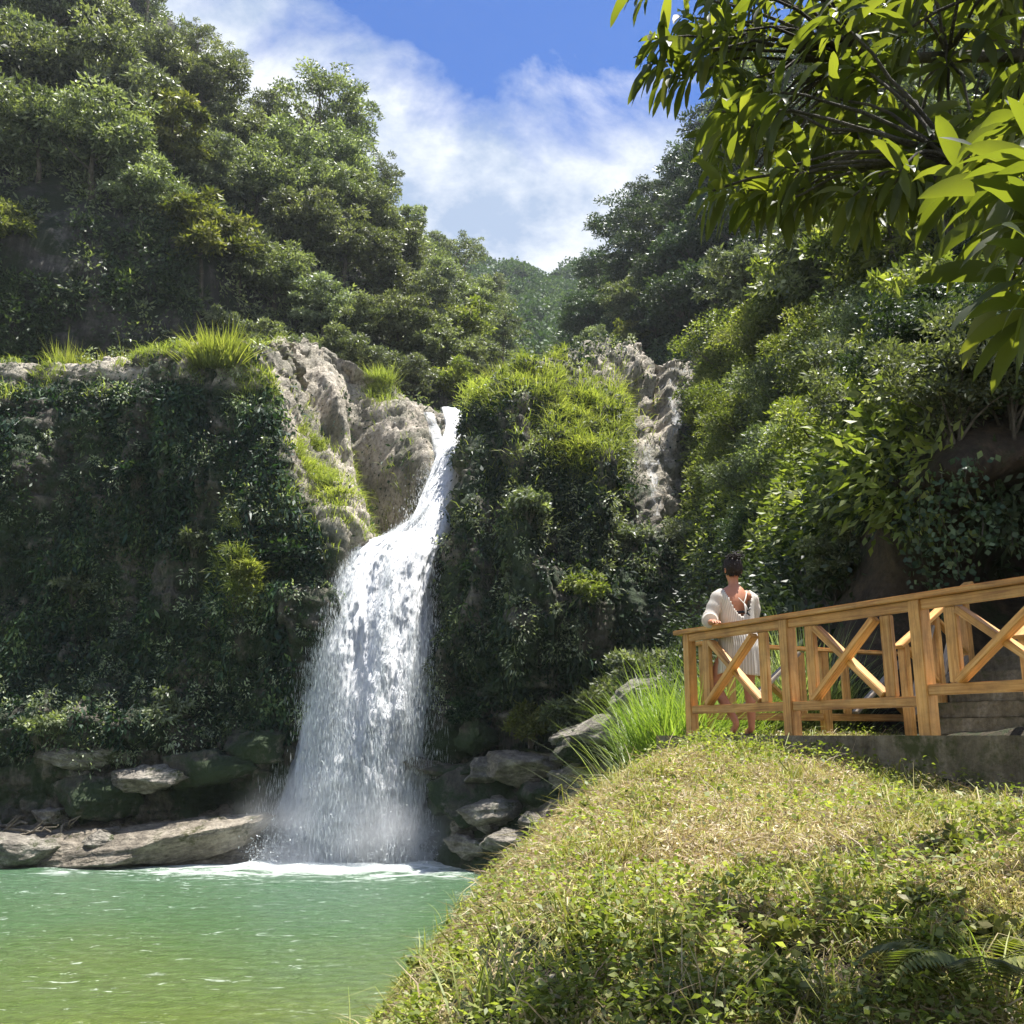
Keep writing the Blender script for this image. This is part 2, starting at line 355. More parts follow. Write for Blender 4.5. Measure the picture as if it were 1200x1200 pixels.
#@@PART2
# ================================================================ camera, light, sky
cam = bpy.data.cameras.new('camera'); co = bpy.data.objects.new('camera', cam); COL.objects.link(co)
cam.sensor_width = 36; cam.lens = F / 1200 * 36; cam.clip_start = .05; cam.clip_end = 3000
co.rotation_euler = (R(90) + TH, 0, 0); sc.camera = co
AZ, EL = R(68), R(75)
sd = Vector((math.sin(AZ) * math.cos(EL), math.cos(AZ) * math.cos(EL), math.sin(EL)))
sl = bpy.data.lights.new('sun', 'SUN'); sl.energy = 5.0; sl.angle = R(.5); sl.color = (1, .965, .905)
so = bpy.data.objects.new('sun', sl); COL.objects.link(so); so.rotation_euler = sd.to_track_quat('Z', 'Y').to_euler()
w = bpy.data.worlds.new('World'); sc.world = w; w.use_nodes = True; nt = w.node_tree
for n in list(nt.nodes): nt.nodes.remove(n)
out = nt.nodes.new('ShaderNodeOutputWorld')
sky = nd(nt, 'ShaderNodeTexSky', sky_type='NISHITA', sun_disc=False, sun_elevation=EL, sun_rotation=AZ, air_density=1.0, dust_density=.4, ozone_density=2.2, altitude=600)
tc = nd(nt, 'ShaderNodeTexCoord')
sp = nd(nt, 'ShaderNodeSeparateXYZ', {0: tc.outputs['Generated']})
zz = nd(nt, 'ShaderNodeMath', {0: sp.outputs[2], 1: .25}, operation='ADD')
dv = nd(nt, 'ShaderNodeVectorMath', {0: tc.outputs['Generated'], 1: nd(nt, 'ShaderNodeCombineXYZ', {0: zz.outputs[0], 1: zz.outputs[0], 2: zz.outputs[0]}).outputs[0]}, operation='DIVIDE')
cm = nd(nt, 'ShaderNodeMapping', {'Vector': dv.outputs[0], 'Scale': (1.6, 1.6, .7), 'Location': (5.5, 11.1, 2)})
c1 = nd(nt, 'ShaderNodeTexNoise', {'Vector': cm.outputs[0], 'Scale': 1.7, 'Detail': 12, 'Roughness': .58, 'Distortion': .35})
# cloud cover thins out with elevation
gr = nd(nt, 'ShaderNodeMapRange', {'Value': sp.outputs[2], 'From Min': .42, 'From Max': .66, 'To Min': .34, 'To Max': -.07})
cs = nd(nt, 'ShaderNodeMath', {0: c1.outputs[0], 1: gr.outputs[0]}, operation='ADD')
cf = ramp(nt, cs.outputs[0], [(.47, (0, 0, 0)), (.62, (1, 1, 1))]).outputs[0]
c3 = nd(nt, 'ShaderNodeTexNoise', {'Vector': cm.outputs[0], 'Scale': 3.6, 'Detail': 9, 'Roughness': .6})
cc = ramp(nt, c3.outputs[0], [(.38, (3.5, 4.4, 6.0)), (.62, (8.3, 8.5, 8.8))]).outputs[0]
deep = mixc(nt, 1.0, sky.outputs[0], (.38, .76, 1.36), 'MULTIPLY')
bg = nd(nt, 'ShaderNodeBackground', {'Color': mixc(nt, cf, deep, cc), 'Strength': .051})
nt.links.new(bg.outputs[0], out.inputs[0])
sc.view_settings.view_transform = 'Standard'; sc.view_settings.look = 'None'; sc.view_settings.exposure = 1.4; sc.view_settings.gamma = 1
sc.cycles.use_denoising = True
try: sc.cycles.denoiser = 'OPENIMAGEDENOISE'; sc.cycles.denoising_input_passes = 'RGB_ALBEDO_NORMAL'
except Exception: pass
sc.cycles.max_bounces = 6; sc.cycles.diffuse_bounces = 3; sc.cycles.glossy_bounces = 2; sc.cycles.transmission_bounces = 3; sc.cycles.transparent_max_bounces = 12
sc.cycles.volume_bounces = 1; sc.cycles.caustics_reflective = False; sc.cycles.caustics_refractive = False
sc.cycles.sample_clamp_indirect = 4

# ================================================================ pool
def pool():
    nx, ny = 260, 300
    x = np.linspace(-70, 25, nx); y = np.concatenate([np.linspace(-25, 14, 40), np.linspace(14.2, 62, ny - 40)])
    X, Y = np.meshgrid(x, y, indexing='ij')
    P = np.stack([X, Y, np.zeros_like(X)], -1)
    amp = .05 + .09 * np.exp(-((X + 7) ** 2 / 60 + (Y - 42) ** 2 / 40))
    Z = WATER + amp * fbm(P * np.array([.9, 1.6, 1]), 3)
    V = np.stack([X, Y, Z], -1).reshape(-1, 3)
    tag(mk('water', V, gfaces(nx, ny), M['water'], smooth=True), 'green plunge pool below the waterfall', kind='structure')
pool()

# ================================================================ big rock surfaces
def pts(rows): return [at(*r) for r in rows]
def column(rows, back=None, foot=True):
    """rows bottom->top as (px,py,Y); adds a foot below the water and a plateau behind the brink"""
    P = pts(rows)
    if foot:
        b = P[0]; P = [np.array([b[0], b[1] - .4, WATER - 1.2])] + P
    t = P[-1]
    dx, dy, dz = back or (0, 3, .3)
    P += [t + np.array([dx * .5, dy * .5, dz]), t + np.array([dx * 2.2, dy * 2.2, dz * 1.2]), t + np.array([dx * 5, dy * 5, dz * 1.2])]
    return P
def rocksurf(name, cols, nu, nv, mat, label, amp=1., seed=0., stroke=None, kind='structure', strata=.25, pale=None):
    G = cr(cr(np.array(cols), nu, 0), nv, 1)
    N = gnorm(G)
    px, py = proj(G)
    Pn = G + seed
    d = 1.3 * amp * fbm(Pn * .16, 5) + .75 * amp * fbm(Pn * np.array([.9, .9, .13]), 4, True) + .30 * amp * fbm(Pn * 1.1, 4)
    d += strata * amp * fbm(Pn * np.array([.25, .25, 2.2]), 3, True)
    cr_ = fbm(Pn * np.array([1.1, 1.1, .55]) + np.stack([Pn[..., 2] * .5] * 3, -1), 4, True)
    if stroke is not None:
        sm, ds = stroke(px, py); d = d * sm + ds - .28 * sstep(.35, .75, cr_)
    d = np.where(G[..., 2] < WATER - .5, 0, d)
    G = G + N * d[..., None]
    o = mk(name, G.reshape(-1, 3), gfaces(nu, nv), mat, smooth=True)
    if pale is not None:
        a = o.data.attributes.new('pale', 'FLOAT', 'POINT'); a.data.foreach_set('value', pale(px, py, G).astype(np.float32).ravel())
    tag(o, label, kind=kind)
    return G, o
def gauss(px, py, cx, cy, sx, sy, ang=0):
    a = R(ang); X = px - cx; Y = py - cy
    u = X * math.cos(a) + Y * math.sin(a); v = -X * math.sin(a) + Y * math.cos(a)
    return np.exp(-(u / sx) ** 2 - (v / sy) ** 2)

LCc = [
 column([(-420, 1000, 43), (-420, 850, 44.5), (-420, 700, 45), (-420, 560, 45.5), (-420, 430, 46.5)]),
 column([(-150, 985, 42.5), (-150, 850, 44), (-150, 700, 44.6), (-150, 560, 45.2), (-150, 438, 46.2)]),
 column([(0, 965, 42.3), (0, 850, 43.2), (0, 700, 44.2), (0, 560, 44.8), (0, 440, 45.8)]),
 column([(150, 955, 42.5), (150, 850, 43.2), (150, 700, 43.9), (150, 560, 44.6), (145, 436, 45.6)]),
 column([(240, 950, 42.5), (240, 840, 43.1), (240, 700, 43.6), (240, 560, 44.1), (228, 422, 45.1)]),
 column([(325, 940, 43), (330, 830, 43), (340, 700, 42.8), (332, 560, 43.6), (314, 412, 45.4)]),
 column([(375, 930, 45), (378, 800, 44.2), (388, 652, 43.0), (368, 545, 47.4), (352, 410, 54)], (1, 3, .1)),
 column([(430, 920, 46.5), (430, 800, 46), (428, 652, 44.7), (420, 545, 49.0), (405, 428, 55.5)], (1, 3, .1)),
 column([(480, 920, 47), (480, 800, 46.6), (470, 645, 45.6), (468, 560, 49.4), (455, 456, 56)], (1, 3, 0)),
 column([(520, 915, 47.5), (520, 800, 47), (508, 640, 46.4), (505, 570, 49.0), (497, 484, 56)], (1, 3, 0)),
 column([(560, 920, 48), (560, 800, 48), (560, 650, 48.2), (555, 580, 50), (540, 494, 53)], (1, 3, 0)),
 column([(640, 920, 49), (640, 800, 49), (640, 650, 50), (640, 580, 51.5), (620, 480, 54)], (1, 3, 0)),
]
def lstroke(px, py):
    d = -6.5 * gauss(px, py, 446, 550, 21, 82, -16)      # the smooth dark hollow beside the chute
    d += 1.2 * gauss(px, py, 410, 520, 16, 100, -24)
    d += 1.0 * gauss(px, py, 497, 560, 14, 60, -10)
    d += 1.0 * gauss(px, py, 395, 610, 40, 40)
    d -= .9 * gauss(px, py, 372, 480, 7, 90, -28)
    d += 1.6 * gauss(px, py, 282, 700, 22, 80, 8)        # rib that catches the sun
    d += 1.3 * gauss(px, py, 140, 860, 120, 30)
    return (1 - .62 * sstep(300, 335, px + .1 * (py - 420)) * (px < 545) * (py < 690)) * (1 - .6 * sstep(480, 440, py) * (px < 330)), d
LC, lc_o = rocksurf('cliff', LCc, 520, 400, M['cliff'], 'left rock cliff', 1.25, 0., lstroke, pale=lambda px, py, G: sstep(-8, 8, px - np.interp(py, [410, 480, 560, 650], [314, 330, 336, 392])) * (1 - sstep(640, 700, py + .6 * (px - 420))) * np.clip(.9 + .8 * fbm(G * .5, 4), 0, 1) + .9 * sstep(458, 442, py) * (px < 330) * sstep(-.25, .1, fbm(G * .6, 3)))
lc_o['label'] = 'tall overgrown rock cliff left of the waterfall'

CCc = [
 column([(585, 830, 50), (580, 720, 50), (572, 620, 50), (562, 560, 51), (552, 497, 53)], (-.5, 2, .1)),
 column([(536, 900, 45), (534, 760, 45.2), (532, 650, 45.4), (548, 570, 46.5), (562, 480, 48)], (0, 3, .1)),
 column([(524, 890, 42.9), (524, 760, 42.6), (538, 640, 43.2), (557, 550, 44.6), (574, 462, 46.6)]),
 column([(590, 860, 41.5), (590, 750, 41.0), (595, 640, 41.6), (600, 545, 43.0), (603, 446, 46.0)]),
 column([(650, 850, 41), (650, 740, 41), (650, 640, 41.3), (648, 540, 42.8), (648, 438, 46.6)]),
 column([(715, 830, 40.8), (715, 740, 40.8), (712, 640, 41.4), (700, 540, 43.6), (690, 430, 49)]),
 column([(775, 825, 41), (780, 740, 41), (774, 650, 41.9), (752, 550, 45.4), (732, 424, 51.5)]),
 column([(815, 800, 44), (806, 740, 44.4), (800, 650, 45), (788, 550, 47.2), (770, 430, 52.5)]),
 column([(870, 800, 44.5), (860, 740, 45), (850, 640, 45.5), (838, 540, 47.5), (818, 424, 53)]),
 column([(960, 780, 44), (960, 730, 44), (950, 630, 44), (940, 530, 45), (930, 410, 48)]),
 column([(1100, 780, 42), (1100, 730, 43), (1100, 630, 43), (1100, 520, 44), (1100, 390, 46)]),
]
def cstroke(px, py):
    d = 1.2 * gauss(px, py, 700, 560, 16, 110, 4) + 1.4 * gauss(px, py, 625, 650, 16, 70, -12)
    d -= 1.3 * gauss(px, py, 735, 570, 12, 110, 6) + 1.2 * gauss(px, py, 585, 640, 14, 150)
    d += 1.8 * gauss(px, py, 655, 730, 60, 60)
    d -= 1.6 * gauss(px, py, 772, 470, 7, 60, 0)
    return 1, d
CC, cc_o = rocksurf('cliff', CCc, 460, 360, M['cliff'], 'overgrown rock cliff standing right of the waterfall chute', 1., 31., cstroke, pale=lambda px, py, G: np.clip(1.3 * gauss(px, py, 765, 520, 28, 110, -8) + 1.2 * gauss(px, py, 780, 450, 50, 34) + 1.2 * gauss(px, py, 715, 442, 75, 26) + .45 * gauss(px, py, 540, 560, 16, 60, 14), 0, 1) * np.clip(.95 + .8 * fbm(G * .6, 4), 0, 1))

# ---- wooded slopes behind
def slope(name, cols, nu, nv, mat, amp=2., label=None, seed=0):
    G = cr(cr(np.array([pts(c) for c in cols]), nu, 0), nv, 1)
    N = gnorm(G)
    G = G + N * (amp * fbm((G + seed) * .09, 4) + amp * .35 * fbm((G + seed) * .5, 4))[..., None]
    o = mk(name, G.reshape(-1, 3), gfaces(nu, nv), mat, smooth=True); tag(o, label, kind='structure')
    return G, o
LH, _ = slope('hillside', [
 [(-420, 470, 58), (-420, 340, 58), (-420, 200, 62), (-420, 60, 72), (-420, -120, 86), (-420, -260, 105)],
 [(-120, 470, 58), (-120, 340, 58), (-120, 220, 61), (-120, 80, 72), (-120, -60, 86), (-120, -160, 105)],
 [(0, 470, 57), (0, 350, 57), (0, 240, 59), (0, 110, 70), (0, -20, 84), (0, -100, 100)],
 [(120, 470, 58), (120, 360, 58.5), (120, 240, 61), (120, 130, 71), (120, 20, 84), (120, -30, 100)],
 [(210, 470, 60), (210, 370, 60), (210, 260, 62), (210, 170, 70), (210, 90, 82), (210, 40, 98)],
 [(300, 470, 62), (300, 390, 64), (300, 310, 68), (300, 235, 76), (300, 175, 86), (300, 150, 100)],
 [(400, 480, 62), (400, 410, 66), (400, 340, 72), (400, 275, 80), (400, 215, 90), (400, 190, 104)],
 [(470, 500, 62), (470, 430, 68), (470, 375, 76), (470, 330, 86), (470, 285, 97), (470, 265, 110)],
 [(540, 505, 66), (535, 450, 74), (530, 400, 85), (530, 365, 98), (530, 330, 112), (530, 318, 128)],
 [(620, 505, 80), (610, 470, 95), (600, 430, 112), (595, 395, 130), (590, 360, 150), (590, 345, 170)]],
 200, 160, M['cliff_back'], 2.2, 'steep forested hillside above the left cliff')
FH, _ = slope('hills', [
 [(440, 520, 150), (430, 430, 190), (420, 340, 250), (400, 280, 320)],
 [(540, 520, 150), (540, 440, 190), (540, 370, 250), (540, 320, 330)],
 [(600, 520, 140), (600, 440, 185), (600, 375, 250), (595, 322, 340)],
 [(660, 520, 140), (660, 440, 190), (660, 380, 260), (660, 330, 350)],
 [(720, 520, 140), (720, 440, 185), (720, 370, 240), (720, 322, 320)],
 [(860, 520, 140), (860, 420, 170), (860, 330, 220), (860, 260, 290)]],
 120, 100, M['forest_floor'], 5., 'distant wooded valley side')
RH, _ = slope('hillside', [
 [(640, 480, 115), (640, 440, 125), (645, 420, 135), (650, 405, 150), (655, 395, 165)],
 [(690, 480, 88), (690, 440, 95), (695, 400, 105), (700, 365, 118), (700, 345, 135)],
 [(750, 480, 76), (750, 430, 82), (755, 370, 92), (760, 320, 104), (765, 290, 120)],
 [(810, 480, 68), (810, 420, 73), (815, 340, 82), (820, 270, 94), (825, 230, 110)],
 [(880, 480, 62), (880, 400, 67), (880, 300, 76), (880, 220, 88), (885, 170, 104)],
 [(1000, 480, 58), (1000, 380, 62), (1000, 250, 70), (1000, 130, 82), (1000, 60, 100)],
 [(1250, 480, 50), (1250, 340, 54), (1250, 200, 62), (1250, 40, 74), (1250, -80, 90)],
 [(1600, 480, 44), (1600, 300, 48), (1600, 140, 56), (1600, -60, 66), (1600, -220, 80)]],
 180, 130, M['forest_floor'], 2.5, 'shaded forested hillside right of the valley', 9)
# near bank that climbs behind the walkway
RB, _ = slope('bank', [
 [(760, 905, 26), (770, 850, 30), (790, 790, 35), (800, 720, 39), (810, 640, 42), (815, 560, 45), (820, 470, 49)],
 [(830, 905, 20), (835, 830, 22), (840, 770, 26), (850, 690, 31), (855, 590, 37), (855, 490, 43), (850, 410, 49)],
 [(910, 905, 15), (915, 820, 16.5), (915, 750, 19.5), (915, 670, 24.5), (915, 570, 31), (915, 460, 38), (915, 350, 46)],
 [(1000, 905, 12.9), (1000, 800, 13.6), (1000, 720, 15.2), (1000, 640, 17.0), (1000, 540, 20), (1000, 430, 30), (1000, 300, 40)],
 [(1090, 905, 13.0), (1090, 790, 13.8), (1090, 690, 14.6), (1090, 600, 13.6), (1090, 520, 12.9), (1090, 390, 23), (1090, 230, 34)],
 [(1200, 905, 13.0), (1200, 780, 13.8), (1200, 670, 14.8), (1200, 580, 13.4), (1200, 510, 11.9), (1200, 370, 18), (1200, 180, 29)],
 [(1400, 905, 12.), (1400, 780, 12.6), (1400, 670, 13.2), (1400, 560, 12.4), (1400, 460, 10.8), (1400, 320, 16), (1400, 100, 27)],
 [(1900, 905, 6), (1900, 780, 7), (1900, 640, 8.5), (1900, 520, 9), (1900, 420, 10), (1900, 240, 14), (1900, -20, 25)]],
 200, 200, M['cave'], .55, 'steep earth and rock bank behind the walkway', 4)
# wide ground under everything, reaching the horizon
def ground():
    x = np.linspace(-900, 900, 60); y = np.linspace(-60, 1500, 60)
    X, Y = np.meshgrid(x, y, indexing='ij')
    Z = -9 + 3 * fbm(np.stack([X, Y, 0 * X], -1) * .01, 3)
    tag(mk('ground', np.stack([X, Y, Z], -1).reshape(-1, 3), gfaces(60, 60), M['soil'], smooth=True), 'ground far below and around', kind='structure')
ground()

# ================================================================ near grassy mound (height field)
DA = np.array([1.62, 9.62]); DB = np.array([3.28, 6.30])          # deck front edge, left end and frame edge
DT = (DB - DA) / np.linalg.norm(DB - DA); DN = np.array([-DT[1], DT[0]])  # DN points away behind the rail
if DN[1] < 0: DN = -DN
def mz(x, y):
    zt = np.interp(y, [-4, 0, 1, 2.4, 3.3, 4.2, 5, 6.3, 7.2, 7.9, 8.7, 9.6, 11, 14, 20], [-2.3, -1.95, -1.85, -1.5, -1.0, -.72, -.66, -.52, -.34, -.26, -.16, -.12, -.14, -.4, -1.2])
    z = zt + .06 * np.clip(x, -2, 6) - .10 * sstep(2.0, 3.4, x) * sstep(4.5, 6.5, y)
    xe = np.interp(y, [-4, 0, 2, 3.4, 5, 6.3, 7.2, 8.8, 9.6, 11, 14], [-.8, -.7, -.42, -.15, .06, 0.16, .62, 1.4, 1.66, 2.2, 4.])
    t = xe - x
    z = z - np.where(t > -.35, 1.1 * (t + .35) ** 2 / (1 + .5 * np.maximum(t + .35, 0)), 0)
    q = np.stack(np.broadcast_arrays(x, y, 0 * x), -1)
    z = z + .10 * fbm(q * .9, 4) + .05 * fbm(q * 3.1, 3)
    # flat seat for the slab
    s = (x - DA[0]) * DT[0] + (y - DA[1]) * DT[1]; n = (x - DA[0]) * DN[0] + (y - DA[1]) * DN[1]
    inside = sstep(-.25, .0, n) * sstep(-.25, .05, s) * (1 - sstep(2.4, 2.8, n))
    z = z * (1 - inside) + np.minimum(z, -.1) * inside
    return np.maximum(z, WATER - 1)
gx = np.concatenate([np.linspace(-9, -3, 60), np.linspace(-2.97, 7, 420), np.linspace(7.1, 14, 30)]); gy = np.linspace(-3, 18, 620)
GX, GY = np.meshgrid(gx, gy, indexing='ij')
MG = np.stack([GX, GY, mz(GX, GY)], -1)
tag(mk('bank', MG.reshape(-1, 3), gfaces(*GX.shape), M['soil'], smooth=True), 'grassy mound in front of the walkway', kind='structure')
#@@PART3
# distant air
def haze():
    import bmesh
    bm = bmesh.new(); bmesh.ops.create_cube(bm, size=1)
    for v in bm.verts: v.co = Vector((v.co.x * 1900, 720 + v.co.y * 1640, 90 + v.co.z * 208))
    me = bpy.data.meshes.new('haze'); bm.to_mesh(me); bm.free()
    m, nt, out = newmat('haze')
    v = nd(nt, 'ShaderNodeVolumePrincipled', {'Color': (.86, .93, 1, 1), 'Density': .00018, 'Anisotropy': .35})
    nt.links.new(v.outputs[0], out.inputs['Volume']); me.materials.append(m)
    o = bpy.data.objects.new('haze', me); COL.objects.link(o); tag(o, 'thin moist air in the valley', kind='stuff')
haze()
# ================================================================ waterfall
def sheet(cols, nu, nv, name, parent, mat, edge=.22, thick=.35, seed=0., rbase=0.):
    """cols: list of flow lines (top->bottom point lists), left to right"""
    G = cr(cr(np.array([pts(c) for c in cols]), nu, 0), nv, 1)
    N = -gnorm(G)
    N[..., 2] = 0; N = norm(N); N = np.where(N[..., 1:2] > 0, -N, N)
    W_ = np.linalg.norm(np.diff(G, axis=0), axis=-1); U = np.vstack([np.zeros((1, nv)), np.cumsum(W_, 0)])
    U = U.mean(1)[:, None] + 0 * U
    L_ = np.linalg.norm(np.diff(G, axis=1), axis=-1); Vv = np.hstack([np.zeros((nu, 1)), np.cumsum(L_, 1)])
    Q = np.stack([U * 1.3 + seed, Vv * .22, 0 * U + seed], -1)
    d = thick * fbm(Q, 4, True) + thick * .5 * fbm(Q * np.array([3, 3, 1]), 3) + .05 * fbm(Q * 11, 2)
    u = np.linspace(0, 1, nu)[:, None] + 0 * U
    d = d + thick * 2.2 * np.sin(np.pi * u)
    G = G + N * d[..., None]
    e = np.minimum(u, 1 - u) / edge
    raw = .5 + rbase + .0 * u - .26 * np.clip(1 - e, 0, 1) ** 1.3 
    raw = raw - .10 * sstep(.72, 1., Vv / Vv[:, -1:]) * (np.abs(u - .5) * 2) ** 1.5
    f = gfaces(nu, nv)
    r = raw[:-1, :-1].reshape(-1)
    o = mk(name, G.reshape(-1, 3), f, mat, parent, r, True, np.stack([U + seed, Vv], -1).reshape(-1, 2))
    return G, o
WF = empty('waterfall', at(430, 1005, 43), label='tall white waterfall plunging from a narrow rock chute into the green pool', cat='waterfall')
WFi = Matrix.Translation(-WF.location)
def wfpart(o):
    o.matrix_parent_inverse = WFi; return o
curtain = [
 [(500, 600, 45.6), (462, 628, 45.0), (410, 662, 44.0), (386, 712, 43.4), (366, 790, 42.9), (342, 890, 42.6), (322, 945, 42.5), (296, 1010, 42.4)],
 [(507, 598, 45.6), (478, 626, 44.8), (433, 650, 43.6), (413, 712, 42.8), (398, 790, 42.2), (380, 890, 41.8), (368, 950, 41.7), (356, 1014, 41.7)],
 [(514, 596, 45.6), (494, 622, 44.8), (462, 650, 43.5), (446, 712, 42.6), (436, 790, 41.9), (424, 890, 41.5), (418, 950, 41.4), (411, 1016, 41.4)],
 [(520, 594, 45.6), (508, 620, 44.8), (490, 650, 43.7), (476, 712, 42.9), (470, 790, 42.2), (466, 890, 41.8), (464, 950, 41.7), (463, 1014, 41.7)],
 [(528, 590, 45.8), (520, 616, 45.2), (507, 650, 44.4), (503, 712, 43.7), (504, 790, 43.1), (500, 890, 42.8), (502, 950, 42.7), (514, 1010, 42.6)]]
G1, o = sheet(curtain, 150, 420, 'curtain', WF, M['fall'], .2, .4, 0., .12); wfpart(o)
back = [[(x, y, Y + .8) for (x, y, Y) in c] for c in curtain]
G2, o = sheet(back, 120, 300, 'inner_curtain', WF, fallmat('fall_b', sx=1.6, sz=.2, lo=.30, hi=.5), .25, .5, 21., .08); wfpart(o)
chute = [
 [(516, 478, 52.5), (519, 488, 51.2), (521, 505, 49.2), (516, 530, 47.8), (507, 556, 47.0), (493, 590, 45.8), (480, 622, 45.0), (440, 655, 44.2)],
 [(524, 480, 52.5), (528, 490, 51.), (529, 508, 48.9), (524, 532, 47.4), (516, 558, 46.5), (506, 590, 45.4), (494, 622, 44.5), (470, 655, 43.9)],
 [(536, 484, 52.5), (540, 492, 51.), (538, 510, 49.1), (531, 532, 47.5), (524, 558, 46.6), (519, 590, 45.5), (512, 620, 44.6), (494, 655, 44.0)],
 [(551, 487, 52.6), (553, 496, 51.4), (548, 514, 49.6), (542, 534, 48.2), (537, 558, 47.3), (531, 590, 46.3), (523, 618, 45.4), (510, 655, 44.6)]]
G3, o = sheet(chute, 70, 260, 'chute', WF, fallmat('fall_c', lo=.28, hi=.56), .16, .25, 55., .05); wfpart(o)
side = [
 [(496, 484, 51.4), (503, 502, 49.6), (509, 524, 48.4), (513, 548, 47.4), (514, 566, 46.8)],
 [(502, 485, 51.2), (509, 503, 49.4), (515, 524, 48.1), (519, 548, 47.1), (520, 566, 46.5)],
 [(509, 487, 51.4), (514, 504, 49.6), (520, 525, 48.4), (524, 548, 47.4), (525, 566, 46.7)]]
G4, o = sheet(side, 30, 120, 'side_stream', WF, fallmat('fall_d', sx=5, lo=.36, hi=.6), .4, .12, 77., .0); wfpart(o)
trick = [
 [(499, 886, 42.3), (500, 900, 42.0), (502, 930, 41.8), (508, 965, 41.7), (516, 1004, 41.5)],
 [(501, 886, 42.2), (503, 900, 41.9), (506, 930, 41.7), (513, 965, 41.6), (522, 1004, 41.4)],
 [(504, 886, 42.3), (505, 900, 42.0), (509, 930, 41.8), (517, 965, 41.7), (527, 1004, 41.5)]]
G5, o = sheet(trick, 16, 90, 'trickle', WF, fallmat('fall_e', sx=9, lo=.46, hi=.7), .5, .05, 95., .0); wfpart(o)
def drops(G, n, spread, L, W, name, out=1.0, zmin=0.):
    P, N, (i, j) = gscatter(G, n)
    nu, nv = G.shape[:2]
    v = j / nv; u = i / nu
    q = np.stack([P[:, 0] * 1.7, P[:, 2] * .16, 0 * v], -1)
    keep = (fbm(q, 3) + rng.normal(size=n) * .10 + .22 * (np.abs(u - .5) > .36)) > .02
    P, v, u = P[keep], v[keep], u[keep]; m = len(P)
    k = rng.normal(size=(m, 3)) * np.array([.55, .5, .25]) * (spread * (.12 + v[:, None]))
    edge = np.where(u < .5, -1, 1) * np.abs(rng.normal(size=m)) * .35 * (np.abs(u - .5) > .38) * (.3 + v)
    P = P + k + np.array([0, -.45 * out, 0]); P[:, 0] += edge
    P[:, 2] = np.maximum(P[:, 2], WATER + .03)
    D = np.stack([rng.normal(size=m) * .12, rng.normal(size=m) * .1, -np.ones(m)], -1)
    mb = MB(); S = np.tile([1., .15, 0], (m, 1)) + rng.normal(size=(m, 3)) * .4
    leaves(mb, P, D, L * rng.uniform(.3, 1.2, m) * (.5 + v), W * rng.uniform(.5, 1.3, m), .5, S, 0)
    o = mb.build(name, M['drops'], WF); tag(o, kind='stuff'); return wfpart(o)
drops(G1, 60000, .55, .30, .02, 'spray')
drops(G3, 9000, .2, .15, .035, 'spray', .3)
# splash at the foot: short throws of drops fanning up from the pool
def splash():
    n = 11000; mb = MB()
    x = rng.uniform(0, 1, n); px = 300 + 225 * x
    B = np.array([at(p, 1009, 41.9) for p in px])
    B[:, 2] = WATER; h = np.abs(rng.normal(size=n)) ** 1.3 * .75 * (.35 + .65 * np.sin(np.pi * np.clip(x, .05, .95)))
    a = rng.normal(size=(n, 3)) * np.array([.35, .75, 0]); a[:, 1] -= .25 * h
    P = B + a; P[:, 2] = WATER + .03 + h
    D = rng.normal(size=(n, 3)) + np.array([0, -.2, .4])
    leaves(mb, P, D, .12 * rng.uniform(.4, 1.3, n), .05, .5)
    o = mb.build('splash', M['drops'], WF); tag(o, kind='stuff'); wfpart(o)
splash()
# drifting mist over the foot of the falls: a closed volume, dense low and fading outwards
def mist():
    c = at(412, 985, 40.9); s = np.array([6.2, 2.6, 3.6])
    import bmesh
    bm = bmesh.new(); bmesh.ops.create_icosphere(bm, subdivisions=3, radius=1)
    me = bpy.data.meshes.new('mist'); bm.to_mesh(me); bm.free()
    o = bpy.data.objects.new('mist', me); COL.objects.link(o); o.scale = s
    o.parent = WF; o.location = Vector(c) - WF.location + Vector((0, 0, -.2)); tag(o, kind='stuff')
    m, nt, out = newmat('mist')
    tc = nd(nt, 'ShaderNodeTexCoord')
    ln = nd(nt, 'ShaderNodeVectorMath', {0: tc.outputs['Object']}, operation='LENGTH')
    mr = nd(nt, 'ShaderNodeMapRange', {'Value': ln.outputs['Value'], 'From Min': 1., 'From Max': .1, 'To Min': 0, 'To Max': 1.}, interpolation_type='SMOOTHSTEP')
    nz = nd(nt, 'ShaderNodeTexNoise', {'Vector': tc.outputs['Object'], 'Scale': 2.6, 'Detail': 2})
    d1 = nd(nt, 'ShaderNodeMapRange', {'Value': nz.outputs[0], 'From Min': .38, 'From Max': .65})
    dd = nd(nt, 'ShaderNodeMath', {0: mr.outputs[0], 1: d1.outputs[0]}, operation='MULTIPLY')
    d2 = nd(nt, 'ShaderNodeMath', {0: dd.outputs[0], 1: 1.1}, operation='MULTIPLY')
    v = nd(nt, 'ShaderNodeVolumePrincipled', {'Color': (.95, .97, 1, 1), 'Density': d2.outputs[0], 'Anisotropy': .3})
    nt.links.new(v.outputs[0], out.inputs['Volume']); me.materials.append(m)
mist()
